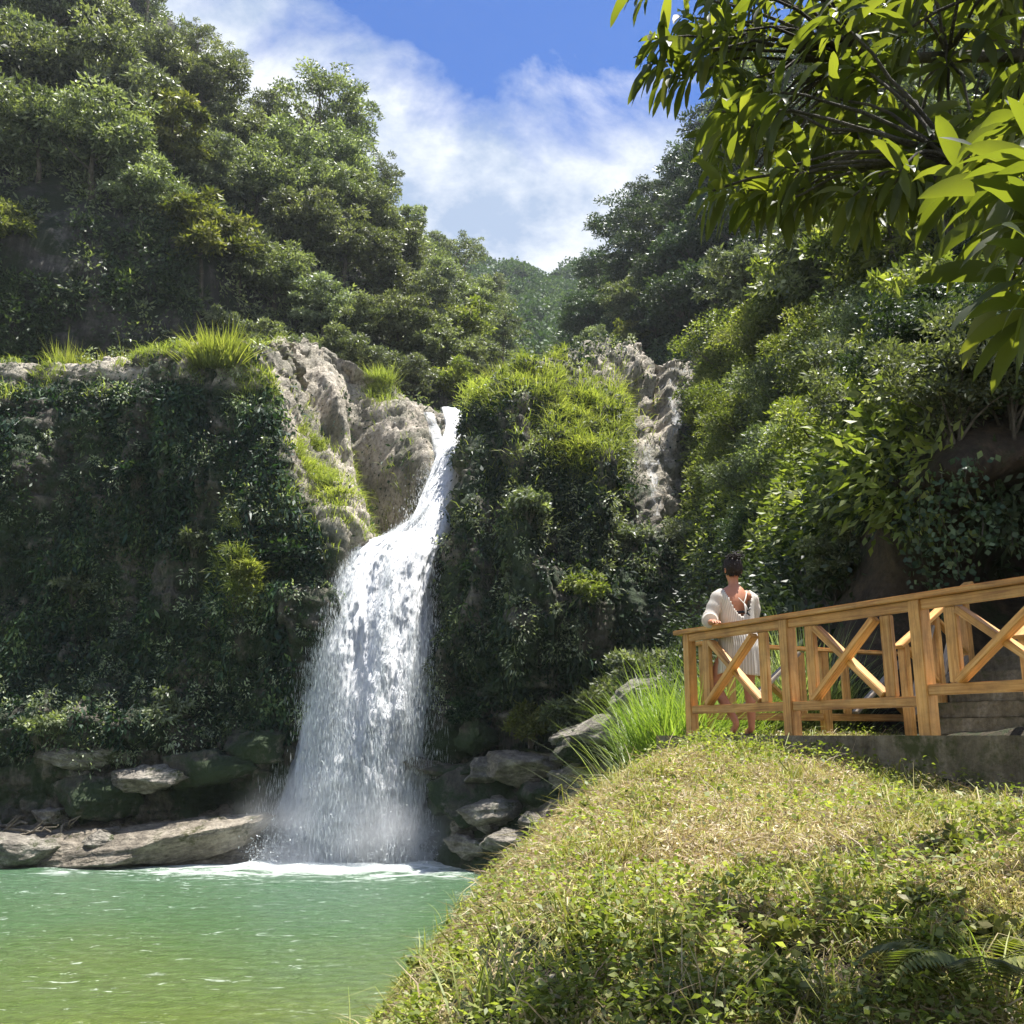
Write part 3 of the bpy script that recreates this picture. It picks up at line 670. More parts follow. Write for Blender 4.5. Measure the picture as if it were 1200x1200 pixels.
# small second cascade sliding over the rock right of the middle cliff
C2 = empty('waterfall', at(775, 520, 44.5), label='thin side trickle sliding down pale wet rock near the right slope', cat='waterfall')
px, py = proj(CC)
mb = MB()
def film(path, wpx):
    """strip following the rock surface"""
    rows = []; path = np.array(path, float)
    t = np.linspace(0, len(path) - 1, 90); cx = np.interp(t, np.arange(len(path)), path[:, 0]); cy = np.interp(t, np.arange(len(path)), path[:, 1])
    front = (gnorm(CC)[..., 1] < .3)
    for k, (a, b) in enumerate(zip(cx, cy)):
        row = []
        for q in np.linspace(-1, 1, 9):
            x = a + q * wpx * (1 + .4 * math.sin(k * .3)); dd = (px - x) ** 2 + (py - b) ** 2 + CC[..., 1] * .6 + np.where(front, 0, 500)
            i = np.unravel_index(np.argmin(dd), dd.shape); row.append(at(x, b, CC[i][1] - .22))
        rows.append(row)
    Gf = np.array(rows).transpose(1, 0, 2)
    k = np.ones(7) / 7
    for c in range(3):
        for u in range(9): Gf[u, :, c] = np.convolve(np.pad(Gf[u, :, c], 3, 'edge'), k, 'valid')
    return Gf
for path, wp in (([(790, 430), (786, 455), (792, 490), (784, 520), (772, 545)], 15), ([(755, 520), (762, 555), (774, 605)], 13)):
    Gf = film(path, wp)
    f = gfaces(9, 90); e = np.abs(np.linspace(-1, 1, 9))[:-1, None] + np.zeros((8, 89))
    L_ = np.linspace(0, 9, 90)[None] + np.zeros((9, 1)); U_ = np.linspace(0, 1.6, 9)[:, None] + 0 * L_
    o = mk('rivulet', Gf.reshape(-1, 3), f, fallmat('film', sx=4, sz=.8, lo=.47, hi=.74), C2, (.5 - .12 * e ** 2).reshape(-1), True, np.stack([U_ + 3, L_], -1).reshape(-1, 2))
    o.matrix_parent_inverse = Matrix.Translation(-C2.location)

# ================================================================ vegetation on the rock faces
def cliffveg(G, n, mask, size, mat, name, label, hang=.8, kind='stuff', out=.5):
    P, N, _ = gscatter(G, n, mask)
    m = len(P)
    D = N * rng.uniform(.1, 1, (m, 1)) * out + rng.normal(size=(m, 3)) * .45 + np.array([0, 0, -1.]) * hang * rng.uniform(.2, 1.2, (m, 1))
    P = P + N * (rng.random((m, 1)) ** 2) * .35
    clump = .5 + .6 * fbm(P * .7, 2)
    mb = MB(); leaves(mb, P, D, size * rng.lognormal(0, .4, m), size * .42 * rng.lognormal(0, .3, m), np.clip(clump + rng.normal(size=m) * .22, 0, 1))
    return tag(mb.build(name, mat), label, kind=kind)
def inview(G, lo=-60, hi=1260):
    px, py = proj(G); return (px > lo) & (px < hi) & (py > -80) & (py < 1260), px, py
ok, px, py = inview(LC)
N = gnorm(LC)
slab = sstep(-14, 6, px - np.interp(py, [410, 480, 560, 650], [314, 330, 336, 392])) * (py < 690) * (px < 560)
nz1 = fbm(LC * .55, 5); nz2 = fbm(LC * np.array([.8, .8, .2]) + 9, 4)
mL = ok * np.clip(.45 + 2.4 * (nz1 + .10) + 1.2 * fbm(LC * np.array([.9, .9, .1]), 3), .05, 2) * (1 - .97 * slab) * sstep(905, 855, py)
mL = mL * (1 - .85 * sstep(460, 442, py))
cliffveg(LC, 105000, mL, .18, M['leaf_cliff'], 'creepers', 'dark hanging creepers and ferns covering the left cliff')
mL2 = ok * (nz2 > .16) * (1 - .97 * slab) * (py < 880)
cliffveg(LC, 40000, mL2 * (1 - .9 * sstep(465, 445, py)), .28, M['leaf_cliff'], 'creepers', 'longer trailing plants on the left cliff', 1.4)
okc, px, py = inview(CC)
nz1 = fbm(CC * .55 + 5, 5)
bare = np.clip(gauss(px, py, 540, 560, 14, 70, 12) + 1.4 * gauss(px, py, 768, 510, 34, 115, -8) + 1.3 * gauss(px, py, 725, 442, 80, 24), 0, 1)
mC = okc * np.clip(.45 + 2.4 * (nz1 + .10) + 1.2 * fbm(CC * np.array([.9, .9, .1]), 3), .05, 2) * (1 - .97 * bare) * (py < 900)
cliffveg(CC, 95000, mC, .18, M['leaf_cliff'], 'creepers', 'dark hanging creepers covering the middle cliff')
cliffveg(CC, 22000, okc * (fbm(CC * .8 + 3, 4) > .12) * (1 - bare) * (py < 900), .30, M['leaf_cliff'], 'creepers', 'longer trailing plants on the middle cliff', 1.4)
def lumps(G, n, per, size, rad, mask, mat, label, hang=.5):
    """leafy cushions standing out from the rock"""
    P, N, _ = gscatter(G, n, mask); k = np.repeat(np.arange(n), per); m = len(k)
    rr = rad * rng.lognormal(0, .45, n)[k]
    dd = norm(rng.normal(size=(m, 3)) * [1, 1, 1.25] + N[k] * .5)
    Q = P[k] + N[k] * (rr * .25)[:, None] + dd * (rr * rng.random(m) ** .4)[:, None]
    mb = MB(); leaves(mb, Q, dd + rng.normal(size=(m, 3)) * .5 + np.array([0, 0, -hang]), size * rng.lognormal(0, .3, m), size * .45, np.clip(rng.random(n)[k] * .7 + .25 + rng.normal(size=m) * .18, 0, 1))
    return tag(mb.build('creepers', M[mat]), label, kind='stuff')
lumps(CC, 560, 60, .16, .36, okc * (1 - bare) * (py < 880) * np.clip(gauss(px, py, 720, 620, 70, 140) + gauss(px, py, 640, 700, 70, 70) + .25, 0, 1) * (fbm(CC * .5 + 8, 3) > -.1), 'leaf_grey', 'leafy cushions standing out of the middle cliff')
ok, px, py = inview(LC)
lumps(LC, 420, 60, .16, .34, ok * (1 - slab) * (py < 890) * np.clip(gauss(px, py, 150, 850, 140, 60) + .8 * gauss(px, py, 285, 690, 24, 90) + .14, 0, 1) * (fbm(LC * .5 + 8, 3) > -.1), 'leaf_grey', 'leafy cushions standing out of the left cliff')
# grass fringes along the brinks and on sunny ribs
def grassveg(G, n, mask, L, name, label, mat='blade_green', up=1.):
    P, N, _ = gscatter(G, n, mask); m = len(P)
    D = N * .5 + rng.normal(size=(m, 3)) * .38 + np.array([0, -.15, 1.]) * up
    mb = MB(); blades(mb, P, D, L * rng.lognormal(0, .35, m), L * .06, np.clip(rng.normal(.5, .25, m) + .3 * fbm(P * .5, 2), 0, 1), rng.uniform(.5, 1.5, m))
    return tag(mb.build(name, M[mat]), label, kind='stuff')
ok, px, py = inview(LC)
mg = ok * (.22 * (py < 470) * (px < 330) * (fbm(LC * .7 + 2, 3) > .12) + 1.0 * gauss(px, py, 368, 545, 15, 42, -25) * (fbm(LC * .9, 3) > 0)
           + .9 * gauss(px, py, 445, 440, 14, 26) + 1.2 * gauss(px, py, 285, 665, 22, 60, 10) * (fbm(LC * 1.2, 3) > 0) + .12 * gauss(px, py, 400, 590, 60, 50) * (fbm(LC * 1.3, 3) > .1))
grassveg(LC, 26000, mg, .5, 'grass', 'bright grass fringing the left cliff top and its sunny slab')
okc, px, py = inview(CC)
mg = okc * (sstep(500, 455, py) * (px < 665) * 1.0 * (fbm(CC * .6, 3) > -.05) + 1.5 * gauss(px, py, 680, 500, 40, 40) + .7 * gauss(px, py, 722, 500, 12, 40) + .4 * gauss(px, py, 640, 560, 60, 60) * (fbm(CC * .9, 3) > .15) + 0)
grassveg(CC, 30000, mg, .58, 'grass', 'bright grass draped over the middle cliff top')

# ================================================================ trees
def crownpts(R0, H, z0, n, per, flat=.65, rad=(.16, .3), shell=.45, cone=0., seed=0):
    r = np.random.default_rng(seed)
    d = norm(r.normal(size=(n, 3))); rr = r.random(n) ** shell
    c = d * rr[:, None]; w_ = 1 - cone * np.clip(c[:, 2], 0, 1)
    C = np.stack([c[:, 0] * R0 * w_, c[:, 1] * R0 * w_, z0 + c[:, 2] * H], -1)
    cr_ = R0 * r.uniform(*rad, n)
    k = np.repeat(np.arange(n), per); m = len(k)
    dd = norm(r.normal(size=(m, 3))); dd[:, 2] = np.where(dd[:, 2] < -.2, -dd[:, 2], dd[:, 2])
    q = r.random(m) ** .4
    P = C[k] + dd * (cr_[k] * q)[:, None] * np.array([1, 1, flat])
    return P, dd, C, k
def tree(name, seed, R0, H, z0, n, per, leaf, mat, trunk_r=.22, bark='bark', droop=.35, **kw):
    """prototype tree, base at the origin: children trunk (with limbs) and crown"""
    r = np.random.default_rng(seed)
    per = int(per * .62); leaf *= 1.4
    P, dd, C, k = crownpts(R0, H, z0, n, per, seed=seed, **kw)
    m = len(P)
    D = dd * .8 + r.normal(size=(m, 3)) * .6 + np.array([0, 0, -droop])
    tone = np.clip(r.random(len(C))[k] * .5 + .25 + r.normal(size=m) * .17, 0, 1)
    mb = MB(); S = r.normal(size=(m, 3)) * .7 + np.array([0, 0, 0.]);
    leaves(mb, P, D, leaf * r.lognormal(0, .25, m), leaf * .42 * r.lognormal(0, .2, m), tone, S)
    root = empty(name)
    tb = MB(); top = np.array([r.normal() * .3, r.normal() * .3, z0 + H * .55])
    t = np.linspace(0, 1, 9)[:, None]; ln = top * t + np.stack([np.sin(t[:, 0] * 5 + seed) * .18, np.cos(t[:, 0] * 4 + seed) * .18, 0 * t[:, 0]], -1) * R0 * .25
    ln[0, 2] = -1.2
    tube(tb, ln, trunk_r * (1 - .75 * t[:, 0]) , 8)
    for i in r.choice(len(C), min(len(C), 16), replace=False):
        s = ln[int(r.integers(3, 8))]; e = C[i]; mid = (s + e) / 2 + np.array([0, 0, -.12 * np.linalg.norm(e - s)])
        tt = np.linspace(0, 1, 6)[:, None]; c = s * (1 - tt) ** 2 + 2 * mid * tt * (1 - tt) + e * tt ** 2
        tube(tb, c, trunk_r * .36 * (1 - .8 * tt[:, 0]), 5)
    tb.build('trunk', M[bark], root, True)
    mb.build('crown', M[mat], root)
    return root
PR = {}
PR['broad'] = tree('forest_tree', 1, 3.6, 3.0, 4.6, 70, 190, .27, 'leaf_hill')
PR['round'] = tree('forest_tree', 2, 3.0, 2.6, 3.6, 60, 190, .25, 'leaf_grey')
PR['tall'] = tree('forest_tree', 3, 2.9, 4.2, 7.4, 46, 150, .24, 'leaf_grey', trunk_r=.2, bark='bark_pale', shell=.55, rad=(.17, .3), flat=.5)
PR['airy'] = tree('forest_tree', 4, 3.8, 2.9, 7.4, 62, 130, .24, 'leaf_hill', trunk_r=.17, bark='bark_pale', shell=.5, rad=(.14, .26), flat=.4)
PR['big'] = tree('forest_tree', 5, 4.6, 3.4, 5.6, 90, 210, .30, 'leaf_hill', trunk_r=.3)
PR['lime'] = tree('forest_tree', 6, 2.6, 2.3, 3.0, 50, 170, .26, 'leaf_lime', trunk_r=.13)
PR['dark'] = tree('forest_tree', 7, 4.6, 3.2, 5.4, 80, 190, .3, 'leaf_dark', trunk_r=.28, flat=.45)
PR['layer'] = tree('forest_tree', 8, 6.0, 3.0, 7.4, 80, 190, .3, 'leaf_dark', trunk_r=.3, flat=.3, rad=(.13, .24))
used = set()
COUNT = {}
KW = {'broad': 'broad leafy green', 'round': 'rounded grey-green', 'tall': 'tall slender grey-green', 'airy': 'open thin-crowned', 'big': 'large spreading green', 'lime': 'bright yellow-green young', 'dark': 'dark blue-green', 'layer': 'dark flat-layered spreading'}
TREES = []
def put(kind, px, py, G, scale=1., where='', group='', base=True, sink=.4):
    """stand a tree on the slope G where the pixel ray meets it"""
    gx_, gy_ = proj(G); i = np.unravel_index(np.argmin((gx_ - px) ** 2 + (gy_ - py) ** 2), gx_.shape)
    p = G[i]
    root = PR[kind]
    if kind in used: root = copy_tree(PR[kind])
    used.add(kind)
    root.location = (p[0], p[1], p[2] - sink); root.rotation_euler = (0, 0, random.uniform(0, 6.28)); root.scale = [scale * random.uniform(.92, 1.08)] * 3
    root['category'] = 'tree'; TREES.append((root, kind, where, group))
    return root
LHW, LHG = 'the left forested hillside', 'trees on the left hillside'
# rows: skyline down to the plateau behind the left cliff
rows = [
 ('sky', [(-60, -40, 'big', 1.2), (40, -30, 'broad', 1.2), (110, -5, 'round', 1.1), (170, 30, 'tall', .9), (228, 85, 'airy', .62), (262, 115, 'airy', .72), (310, 165, 'round', .9), (345, 185, 'broad', .8), (375, 212, 'airy', 1.15), (408, 222, 'tall', 1.15), (395, 235, 'big', .9), (450, 262, 'tall', .8), (480, 285, 'round', .85), (512, 312, 'round', .8), (545, 335, 'airy', .8), (575, 352, 'broad', .7)]),
 ('upper', [(-80, 80, 'broad', 1.2), (-20, 40, 'round', 1.25), (60, 60, 'big', 1.1), (120, 70, 'broad', 1.0), (180, 105, 'round', 1.), (230, 145, 'big', .85), (285, 195, 'broad', .9), (335, 235, 'big', .8), (380, 260, 'broad', .9), (430, 290, 'big', .8), (475, 330, 'broad', .8), (515, 350, 'round', .85), (560, 385, 'broad', .85)]),
 ('middle', [(-60, 160, 'big', 1.1), (20, 130, 'broad', 1.15), (90, 150, 'big', 1.0), (150, 165, 'round', 1.1), (200, 200, 'lime', 1.1), (245, 235, 'round', .9), (300, 270, 'big', .8), (350, 310, 'broad', .85), (400, 330, 'big', .75), (450, 360, 'broad', .8), (500, 385, 'round', .9), (545, 415, 'lime', 1.1)]),
 ('lower', [(-40, 225, 'big', .95), (40, 215, 'broad', 1.0), (110, 235, 'big', .85), (165, 265, 'broad', .75), (235, 320, 'lime', 1.1), (280, 345, 'round', .85), (325, 375, 'big', .65), (375, 395, 'round', .75), (420, 410, 'broad', .65), (465, 425, 'big', .62), (505, 440, 'broad', .7), (550, 455, 'round', .75), (590, 450, 'tall', .8)]),
 ('foot', [(262, 418, 'round', .6), (305, 432, 'broad', .5), (350, 440, 'round', .6), (395, 445, 'broad', .55), (440, 455, 'round', .55), (485, 470, 'round', .6), (530, 478, 'lime', .7)]),
]
rows[3][1].append((-8, 300, 'lime', .8))
for rn, L_ in rows:
    for (a, b, k, s) in L_: put(k, a, b, LH, s, rn, LHG)
RHG = 'trees on the shaded right hillside'
for rn, L_ in [
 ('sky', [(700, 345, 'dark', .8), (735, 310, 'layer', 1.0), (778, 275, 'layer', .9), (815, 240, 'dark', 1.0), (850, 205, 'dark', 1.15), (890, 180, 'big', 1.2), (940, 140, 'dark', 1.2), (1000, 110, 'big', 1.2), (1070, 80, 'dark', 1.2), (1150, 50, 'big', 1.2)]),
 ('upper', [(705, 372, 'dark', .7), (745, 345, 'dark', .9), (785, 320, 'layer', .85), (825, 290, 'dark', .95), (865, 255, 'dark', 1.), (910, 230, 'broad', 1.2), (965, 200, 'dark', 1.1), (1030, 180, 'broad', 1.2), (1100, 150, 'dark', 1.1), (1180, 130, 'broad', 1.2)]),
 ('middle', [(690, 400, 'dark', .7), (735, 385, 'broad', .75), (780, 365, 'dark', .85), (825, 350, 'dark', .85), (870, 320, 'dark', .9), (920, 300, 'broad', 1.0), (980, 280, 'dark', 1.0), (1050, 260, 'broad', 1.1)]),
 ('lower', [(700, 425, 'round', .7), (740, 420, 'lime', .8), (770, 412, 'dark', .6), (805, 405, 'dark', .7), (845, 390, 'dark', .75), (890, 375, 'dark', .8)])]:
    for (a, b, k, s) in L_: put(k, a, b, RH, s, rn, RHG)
# the far wood reads as one mass
def farwood():
    ok, px, py = inview(FH)
    P, N, _ = gscatter(FH, 520, ok * 1.0); mb = MB()
    m = 150
    for p in P:
        r_ = rng.uniform(2.2, 4.2); dd = norm(rng.normal(size=(m, 3))); dd[:, 2] = np.abs(dd[:, 2]) - .25
        Q = p + np.array([0, 0, r_ * 1.2]) + dd * r_ * (rng.random((m, 1)) ** .35) * np.array([1, 1, rng.uniform(.9, 1.6)])
        leaves(mb, Q, dd + rng.normal(size=(m, 3)) * .6, 1.1, .8, np.clip(rng.random() * .6 + .2 + rng.normal(size=m) * .12, 0, 1))
    tag(mb.build('woodland', M['leaf_far']), 'dense far wood filling the end of the valley', kind='stuff')
farwood()
# undergrowth between the trees
def under(G, n, size, mat, label, mask=1., lift=1.2, lims=(-60, 1260)):
    ok, px, py = inview(G, *lims)
    P, N, _ = gscatter(G, n // 60, ok * mask); k = np.repeat(np.arange(len(P)), 60); m = len(k)
    rr = rng.uniform(.5, 1.3, len(P))[k]
    dd = norm(rng.normal(size=(m, 3)) + N[k] * .7)
    Q = P[k] + dd * (rr * rng.random(m) ** .4)[:, None] * lift
    mb = MB(); leaves(mb, Q, dd + rng.normal(size=(m, 3)) * .5 + np.array([0, 0, -.3]), size * 1.2 * rng.lognormal(0, .25, m), size * .5, np.clip(rng.random(len(P))[k] * .6 + .2 + rng.normal(size=m) * .15, 0, 1))
    return tag(mb.build('undergrowth', M[mat]), label, kind='stuff')
_, px, py = inview(LH)
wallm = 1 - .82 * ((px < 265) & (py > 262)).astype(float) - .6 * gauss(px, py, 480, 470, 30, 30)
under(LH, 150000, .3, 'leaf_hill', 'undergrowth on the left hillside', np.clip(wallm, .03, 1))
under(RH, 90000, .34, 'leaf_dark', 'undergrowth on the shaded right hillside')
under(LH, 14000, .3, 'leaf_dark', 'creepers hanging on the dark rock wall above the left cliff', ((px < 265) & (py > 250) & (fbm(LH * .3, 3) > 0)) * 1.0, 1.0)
#@@PART4
# ================================================================ boulders and ledges
def rock(name, c, s, rz, seed, mat, label, cat='boulder', group=None, tilt=(0, 0), det=5, rough=.22, strata=0.16, boxy=2.2):
    import bmesh
    bm = bmesh.new(); bmesh.ops.create_icosphere(bm, subdivisions=det, radius=1)
    me = bpy.data.meshes.new(name); bm.to_mesh(me); bm.free()
    V = np.empty(len(me.vertices) * 3); me.vertices.foreach_get('co', V); V = V.reshape(-1, 3)
    r = np.random.default_rng(seed)
    V = V / np.linalg.norm(np.abs(V) ** boxy, axis=1, keepdims=True) ** (1 / boxy) * 1.02 if boxy != 1 else V
    D = norm(V)
    # chop by random planes so it has broken faces
    for k in range(22):
        n = norm(r.normal(size=3) * np.array([1, 1, 1.2])); h = r.uniform(.48, .82)
        t = V @ n; V = V - np.where(t > h, (t - h) * .99, 0)[:, None] * n
    V += D * (rough * .3 * fbm(V * 1.6 + seed, 4))[:, None]
    V = V * np.array(s)
    V += D * (.10 * fbm(V * 2.4 + seed, 4, True) + strata * fbm(V * np.array([.4, .4, 3.2]) + seed, 3, True))[:, None]
    me.vertices.foreach_set('co', V.astype(np.float32).ravel()); me.polygons.foreach_set('use_smooth', np.ones(len(me.polygons), bool)); me.update()
    me.materials.append(M[mat])
    o = bpy.data.objects.new(name, me); COL.objects.link(o); o.location = [float(x) for x in c]; o.rotation_euler = (tilt[0], tilt[1], rz)
    return tag(o, label, cat, group)
RG = 'boulders at the foot of the middle cliff'; LG_ = 'rocks along the left shore'
for (px_, py_, Y, s, rz, sd_, mat, lab, g, tl) in [
 (185, 988, 40.4, (5.2, 2.6, 1.15), .05, 11, 'boulder_brown', 'long brown sloping rock slab rising beside the left edge of the falls', LG_, (.1, -.13)),
 (30, 1000, 39.6, (2.0, 1.6, .9), .3, 12, 'boulder', 'pale grey boulder at the waterline on the far left shore', LG_, (0, 0)),
 (-40, 985, 39.8, (2.2, 1.6, 1.3), .2, 13, 'boulder', 'grey boulder half outside the left frame edge', LG_, (0, 0)),
 (63, 957, 41.2, (.62, .6, .45), .6, 14, 'boulder', 'small rounded pale stone resting on the driftwood ledge', LG_, (0, 0)),
 (115, 930, 41.3, (2.4, 1.2, .8), .2, 15, 'cliff', 'low mossy ledge under the left cliff, behind the slab', LG_, (0, .1)),
 (180, 912, 41.2, (2.4, 1.2, .8), -.1, 16, 'boulder', 'pale grey ledge in the middle of the left cliff foot', LG_, (.1, -.1)),
 (250, 905, 41.4, (2.8, 1.2, .8), .1, 17, 'cliff', 'long layered grey ledge jutting from the cliff foot above the slab', LG_, (0, -.14)),
 (300, 875, 41.9, (1.6, 1.1, 1.2), -.3, 18, 'cliff', 'mossy dark ledge at the cliff foot nearest the falls', LG_, (0, -.1)),
 (125, 985, 40.0, (1.2, .9, .5), .4, 19, 'boulder', 'low grey rock between the pale boulder and the brown slab', LG_, (0, 0)),
 (90, 888, 41.5, (2.2, 1.0, .8), .2, 20, 'boulder', 'flat shelf of grey rock breaking out of the creepers', LG_, (0, .12)),
 (558, 862, 41.2, (1.0, 1.0, 1.15), .5, 21, 'cliff', 'upright square-topped mossy block beside the falls', RG, (0, 0)),
 (515, 872, 42.4, (1.3, 1.0, 2.2), .1, 22, 'cliff', 'dark wet rock column touching the right edge of the falls', RG, (0, 0)),
 (505, 900, 41.9, (1.5, .9, .42), .1, 23, 'boulder', 'thin dripping ledge that the trickle spills over', RG, (0, .05)),
 (612, 900, 39.6, (2.1, 1.4, 1.15), .3, 24, 'boulder_brown', 'big rounded tan boulder under the ferns', RG, (0, 0)),
 (560, 935, 40.4, (1.8, 1.2, 1.5), .8, 25, 'cliff', 'dark undercut boulder left of the big tan one', RG, (0, 0)),
 (580, 950, 38.8, (1.5, 1.0, .6), -.1, 26, 'boulder', 'flat-topped pale boulder just above the water', RG, (0, -.12)),
 (640, 932, 38.4, (1.3, 1., .6), .2, 27, 'cliff', 'blocky pale boulder tucked below the big tan one', RG, (0, .1)),
 (665, 915, 38.2, (1.0, .9, .9), .9, 28, 'boulder', 'light grey boulder close to the grassy mound edge', RG, (0, 0)),
 (555, 990, 38.8, (1.3, 1.0, .6), .1, 29, 'boulder', 'low wet rock in the spray at the waterline', RG, (0, 0)),
 (600, 985, 37.6, (1.2, .9, .5), .6, 30, 'boulder', 'low dark rock under the pale flat one', RG, (0, 0)),
 (545, 905, 41.0, (2.0, 1.1, .4), .1, 35, 'cliff', 'flat dark wet ledge between the falls and the big tan boulder', RG, (0, .04)),
 (530, 940, 41.2, (1.5, 1.0, .5), -.1, 36, 'cliff', 'dark wet ledge low beside the falls, under the flat one', RG, (0, .08)),
 (575, 905, 40.4, (1.3, 1.0, .7), .4, 37, 'boulder', 'grey rock step between the square block and the big tan boulder', RG, (0, 0)),
 (520, 985, 41.6, (1.2, .8, .6), .6, 31, 'cliff', 'dark wet rock in the mist right of the falls', RG, (0, 0)),
 (735, 850, 36.0, (3.0, 1.4, .75), -.1, 32, 'boulder', 'long layered grey ledge behind the top of the mound', RG, (0, -.2)),
 (690, 872, 37.0, (1.6, 1.2, .9), .4, 33, 'cliff', 'dark mossy rock under the long layered ledge', RG, (0, 0)),
 (770, 815, 33.5, (2.0, 1.2, .9), -.1, 34, 'boulder', 'grey rock behind the left end of the railing', RG, (0, -.1))]:
    rock('boulder', at(px_, py_, Y), s, rz, sd_, mat, lab, 'rock', g, tl)
# rubble apron that carries the boulders
def apron(name, pts_, label, mat):
    G = cr(cr(np.array([[at(*q) for q in c] for c in pts_]), 120, 0), 90, 1)
    G = G + gnorm(G) * (.45 * fbm(G * .7, 5) + .16 * fbm(G * np.array([.5, .5, 3]), 3, True))[..., None]
    tag(mk(name, G.reshape(-1, 3), gfaces(120, 90), M[mat], smooth=True), label, kind='structure'); return G
AL = apron('shore', [[(-200, 1040, 38.5), (-200, 990, 40), (-200, 950, 43.5)], [(0, 1035, 38.8), (0, 985, 40), (0, 945, 43.5)], [(120, 1035, 39), (120, 985, 40.2), (120, 945, 43.6)], [(240, 1035, 39.6), (240, 985, 40.8), (240, 935, 43.8)], [(310, 1030, 41), (310, 990, 42), (310, 930, 44.6)]], 'rocky shore at the foot of the left cliff', 'boulder_brown')
AR = apron('shore', [[(505, 1030, 40.6), (508, 985, 41.4), (512, 900, 43.4)], [(560, 1035, 37.6), (560, 975, 39), (560, 880, 42.4)], [(620, 1040, 35.6), (625, 965, 37.4), (630, 872, 41.6)], [(700, 1030, 33.5), (700, 930, 35.6), (705, 845, 41)], [(780, 1000, 31), (780, 890, 33), (785, 810, 41)], [(860, 980, 28), (860, 880, 29), (860, 790, 41)]], 'rocky shore at the foot of the middle cliff', 'cliff')
# driftwood on the left shore
def driftwood():
    G_ = 'driftwood on the left shore'
    labs = ['long pale bleached driftwood branch lying flat on the left shore', 'thin crooked driftwood stick leaning on the small rounded stone', 'short thick driftwood piece at the left edge of the shore', 'slender grey driftwood stick crossing the long bleached branch']
    for k, (x0, y0, x1, y1, Y, r_) in enumerate([(-20, 975, 60, 972, 40.0, .09), (72, 972, 92, 955, 40.4, .06), (-10, 968, 30, 966, 40.6, .11), (20, 980, 70, 968, 39.8, .05)]):
        a, b = at(x0, y0, Y), at(x1, y1, Y); t = np.linspace(0, 1, 8)[:, None]
        p = a * (1 - t) + b * t + rng.normal(size=(8, 3)) * .07
        mb = MB(); tube(mb, p, r_ * (1 - .6 * t[:, 0]), 6); tube(mb, np.array([p[3], p[3] + [.3, -.1, .25], p[3] + [.5, -.1, .45]]), [r_ * .5, r_ * .35, r_ * .1], 5)
        tag(mb.build('driftwood', M['bark_pale'], None, True), labs[k], 'driftwood', G_)
driftwood()

# ================================================================ bushes, ferns, tussocks
def bush(label, p, Rr, H, mat, seed, leaf=.12, n=26, per=150, cat='bush', group=None, name='bush', flat=.8, droop=.2):
    P, dd, C, k = crownpts(Rr, H * .5, H * .55, n, per, flat, (.25, .42), .6, 0, seed)
    r = np.random.default_rng(seed); m = len(P)
    D = dd * .8 + r.normal(size=(m, 3)) * .55 + np.array([0, 0, -droop])
    tone = np.clip(r.random(n)[k] * .5 + .25 + r.normal(size=m) * .17, 0, 1)
    mb = MB(); leaves(mb, P, D, leaf * r.lognormal(0, .25, m), leaf * .42 * r.lognormal(0, .2, m), tone)
    root = empty(name, p, label=label, cat=cat, group=group)
    tb = MB()
    for i in range(min(n, 12)):
        e = C[i]; tt = np.linspace(0, 1, 5)[:, None]; b = np.array([r.normal() * .08, r.normal() * .08, -.3])
        tube(tb, b * (1 - tt) + e * tt + np.array([0, 0, .15]) * np.sin(tt * 3.1) * Rr, Rr * .022 * (1.3 - tt[:, 0]), 5)
    tb.build('stem', M['bark'], root, True); mb.build('foliage', M[mat], root)
    return root
def tussock(label, p, n, L, W, mat, seed, spread=.5, rad=.2, droop=1., cat='grass clump', group=None, name='grass_tussock', rmean=.5, hang=0.):
    r = np.random.default_rng(seed); mb = MB(); ns = 7 if name == 'grass_tussock' else 3
    sub_ = np.stack([r.normal(size=ns) * rad, r.normal(size=ns) * rad * .6, np.zeros(ns)], -1); k_ = r.integers(0, ns, n); ls_ = r.uniform(.5, 1.15, ns)[k_]
    B = sub_[k_] + np.stack([r.normal(size=n) * rad * .55, r.normal(size=n) * rad * .55, r.uniform(-.1, .02, n)], -1)
    if hang: B[:, 2] -= np.abs(r.normal(size=n)) * rad * 1.6 * hang
    D = np.stack([r.normal(size=n) * spread, r.normal(size=n) * spread - .8 * hang, np.ones(n) * (1 - .6 * hang)], -1) + (B - sub_[k_]) * [1, 1, 0]
    # curved 4-segment blades
    Ls = L * ls_ * r.lognormal(-.05, .2 if name == 'grass_tussock' else .14, n); D = norm(D); h = D * [1, 1, 0]; S = norm(np.cross(D, [0, 0, 1.]) + 1e-5)
    dr = droop * r.uniform(.3, 1.2, n)
    pts_ = [B]; d = D.copy()
    for k in range(4):
        pts_.append(pts_[-1] + d * (Ls / 4)[:, None]); d = norm(d + (h * .35 - np.array([0, 0, 1.]) * .28) * dr[:, None])
    ws = [.7, 1, .8, .5, .05]
    V = np.concatenate([np.stack([q - S * (W * a * .5), q + S * (W * a * .5)], 1) for q, a in zip(pts_, ws)], 1)
    f = np.concatenate([np.arange(n)[:, None] * 10 + np.array([2 * k, 2 * k + 1, 2 * k + 3, 2 * k + 2]) for k in range(4)])
    mb.add(V.reshape(-1, 3), f, np.tile(np.clip(r.normal(rmean, .22, n), 0, 1), 4))
    o = mb.build(name, M[mat]); o.location = [float(c) for c in p]
    return tag(o, label, cat, group)
def on(G, px, py):
    gx_, gy_ = proj(G); i = np.unravel_index(np.argmin((gx_ - px) ** 2 + (gy_ - py) ** 2), gx_.shape); return G[i]
TG = 'grass tussocks on the cliffs'
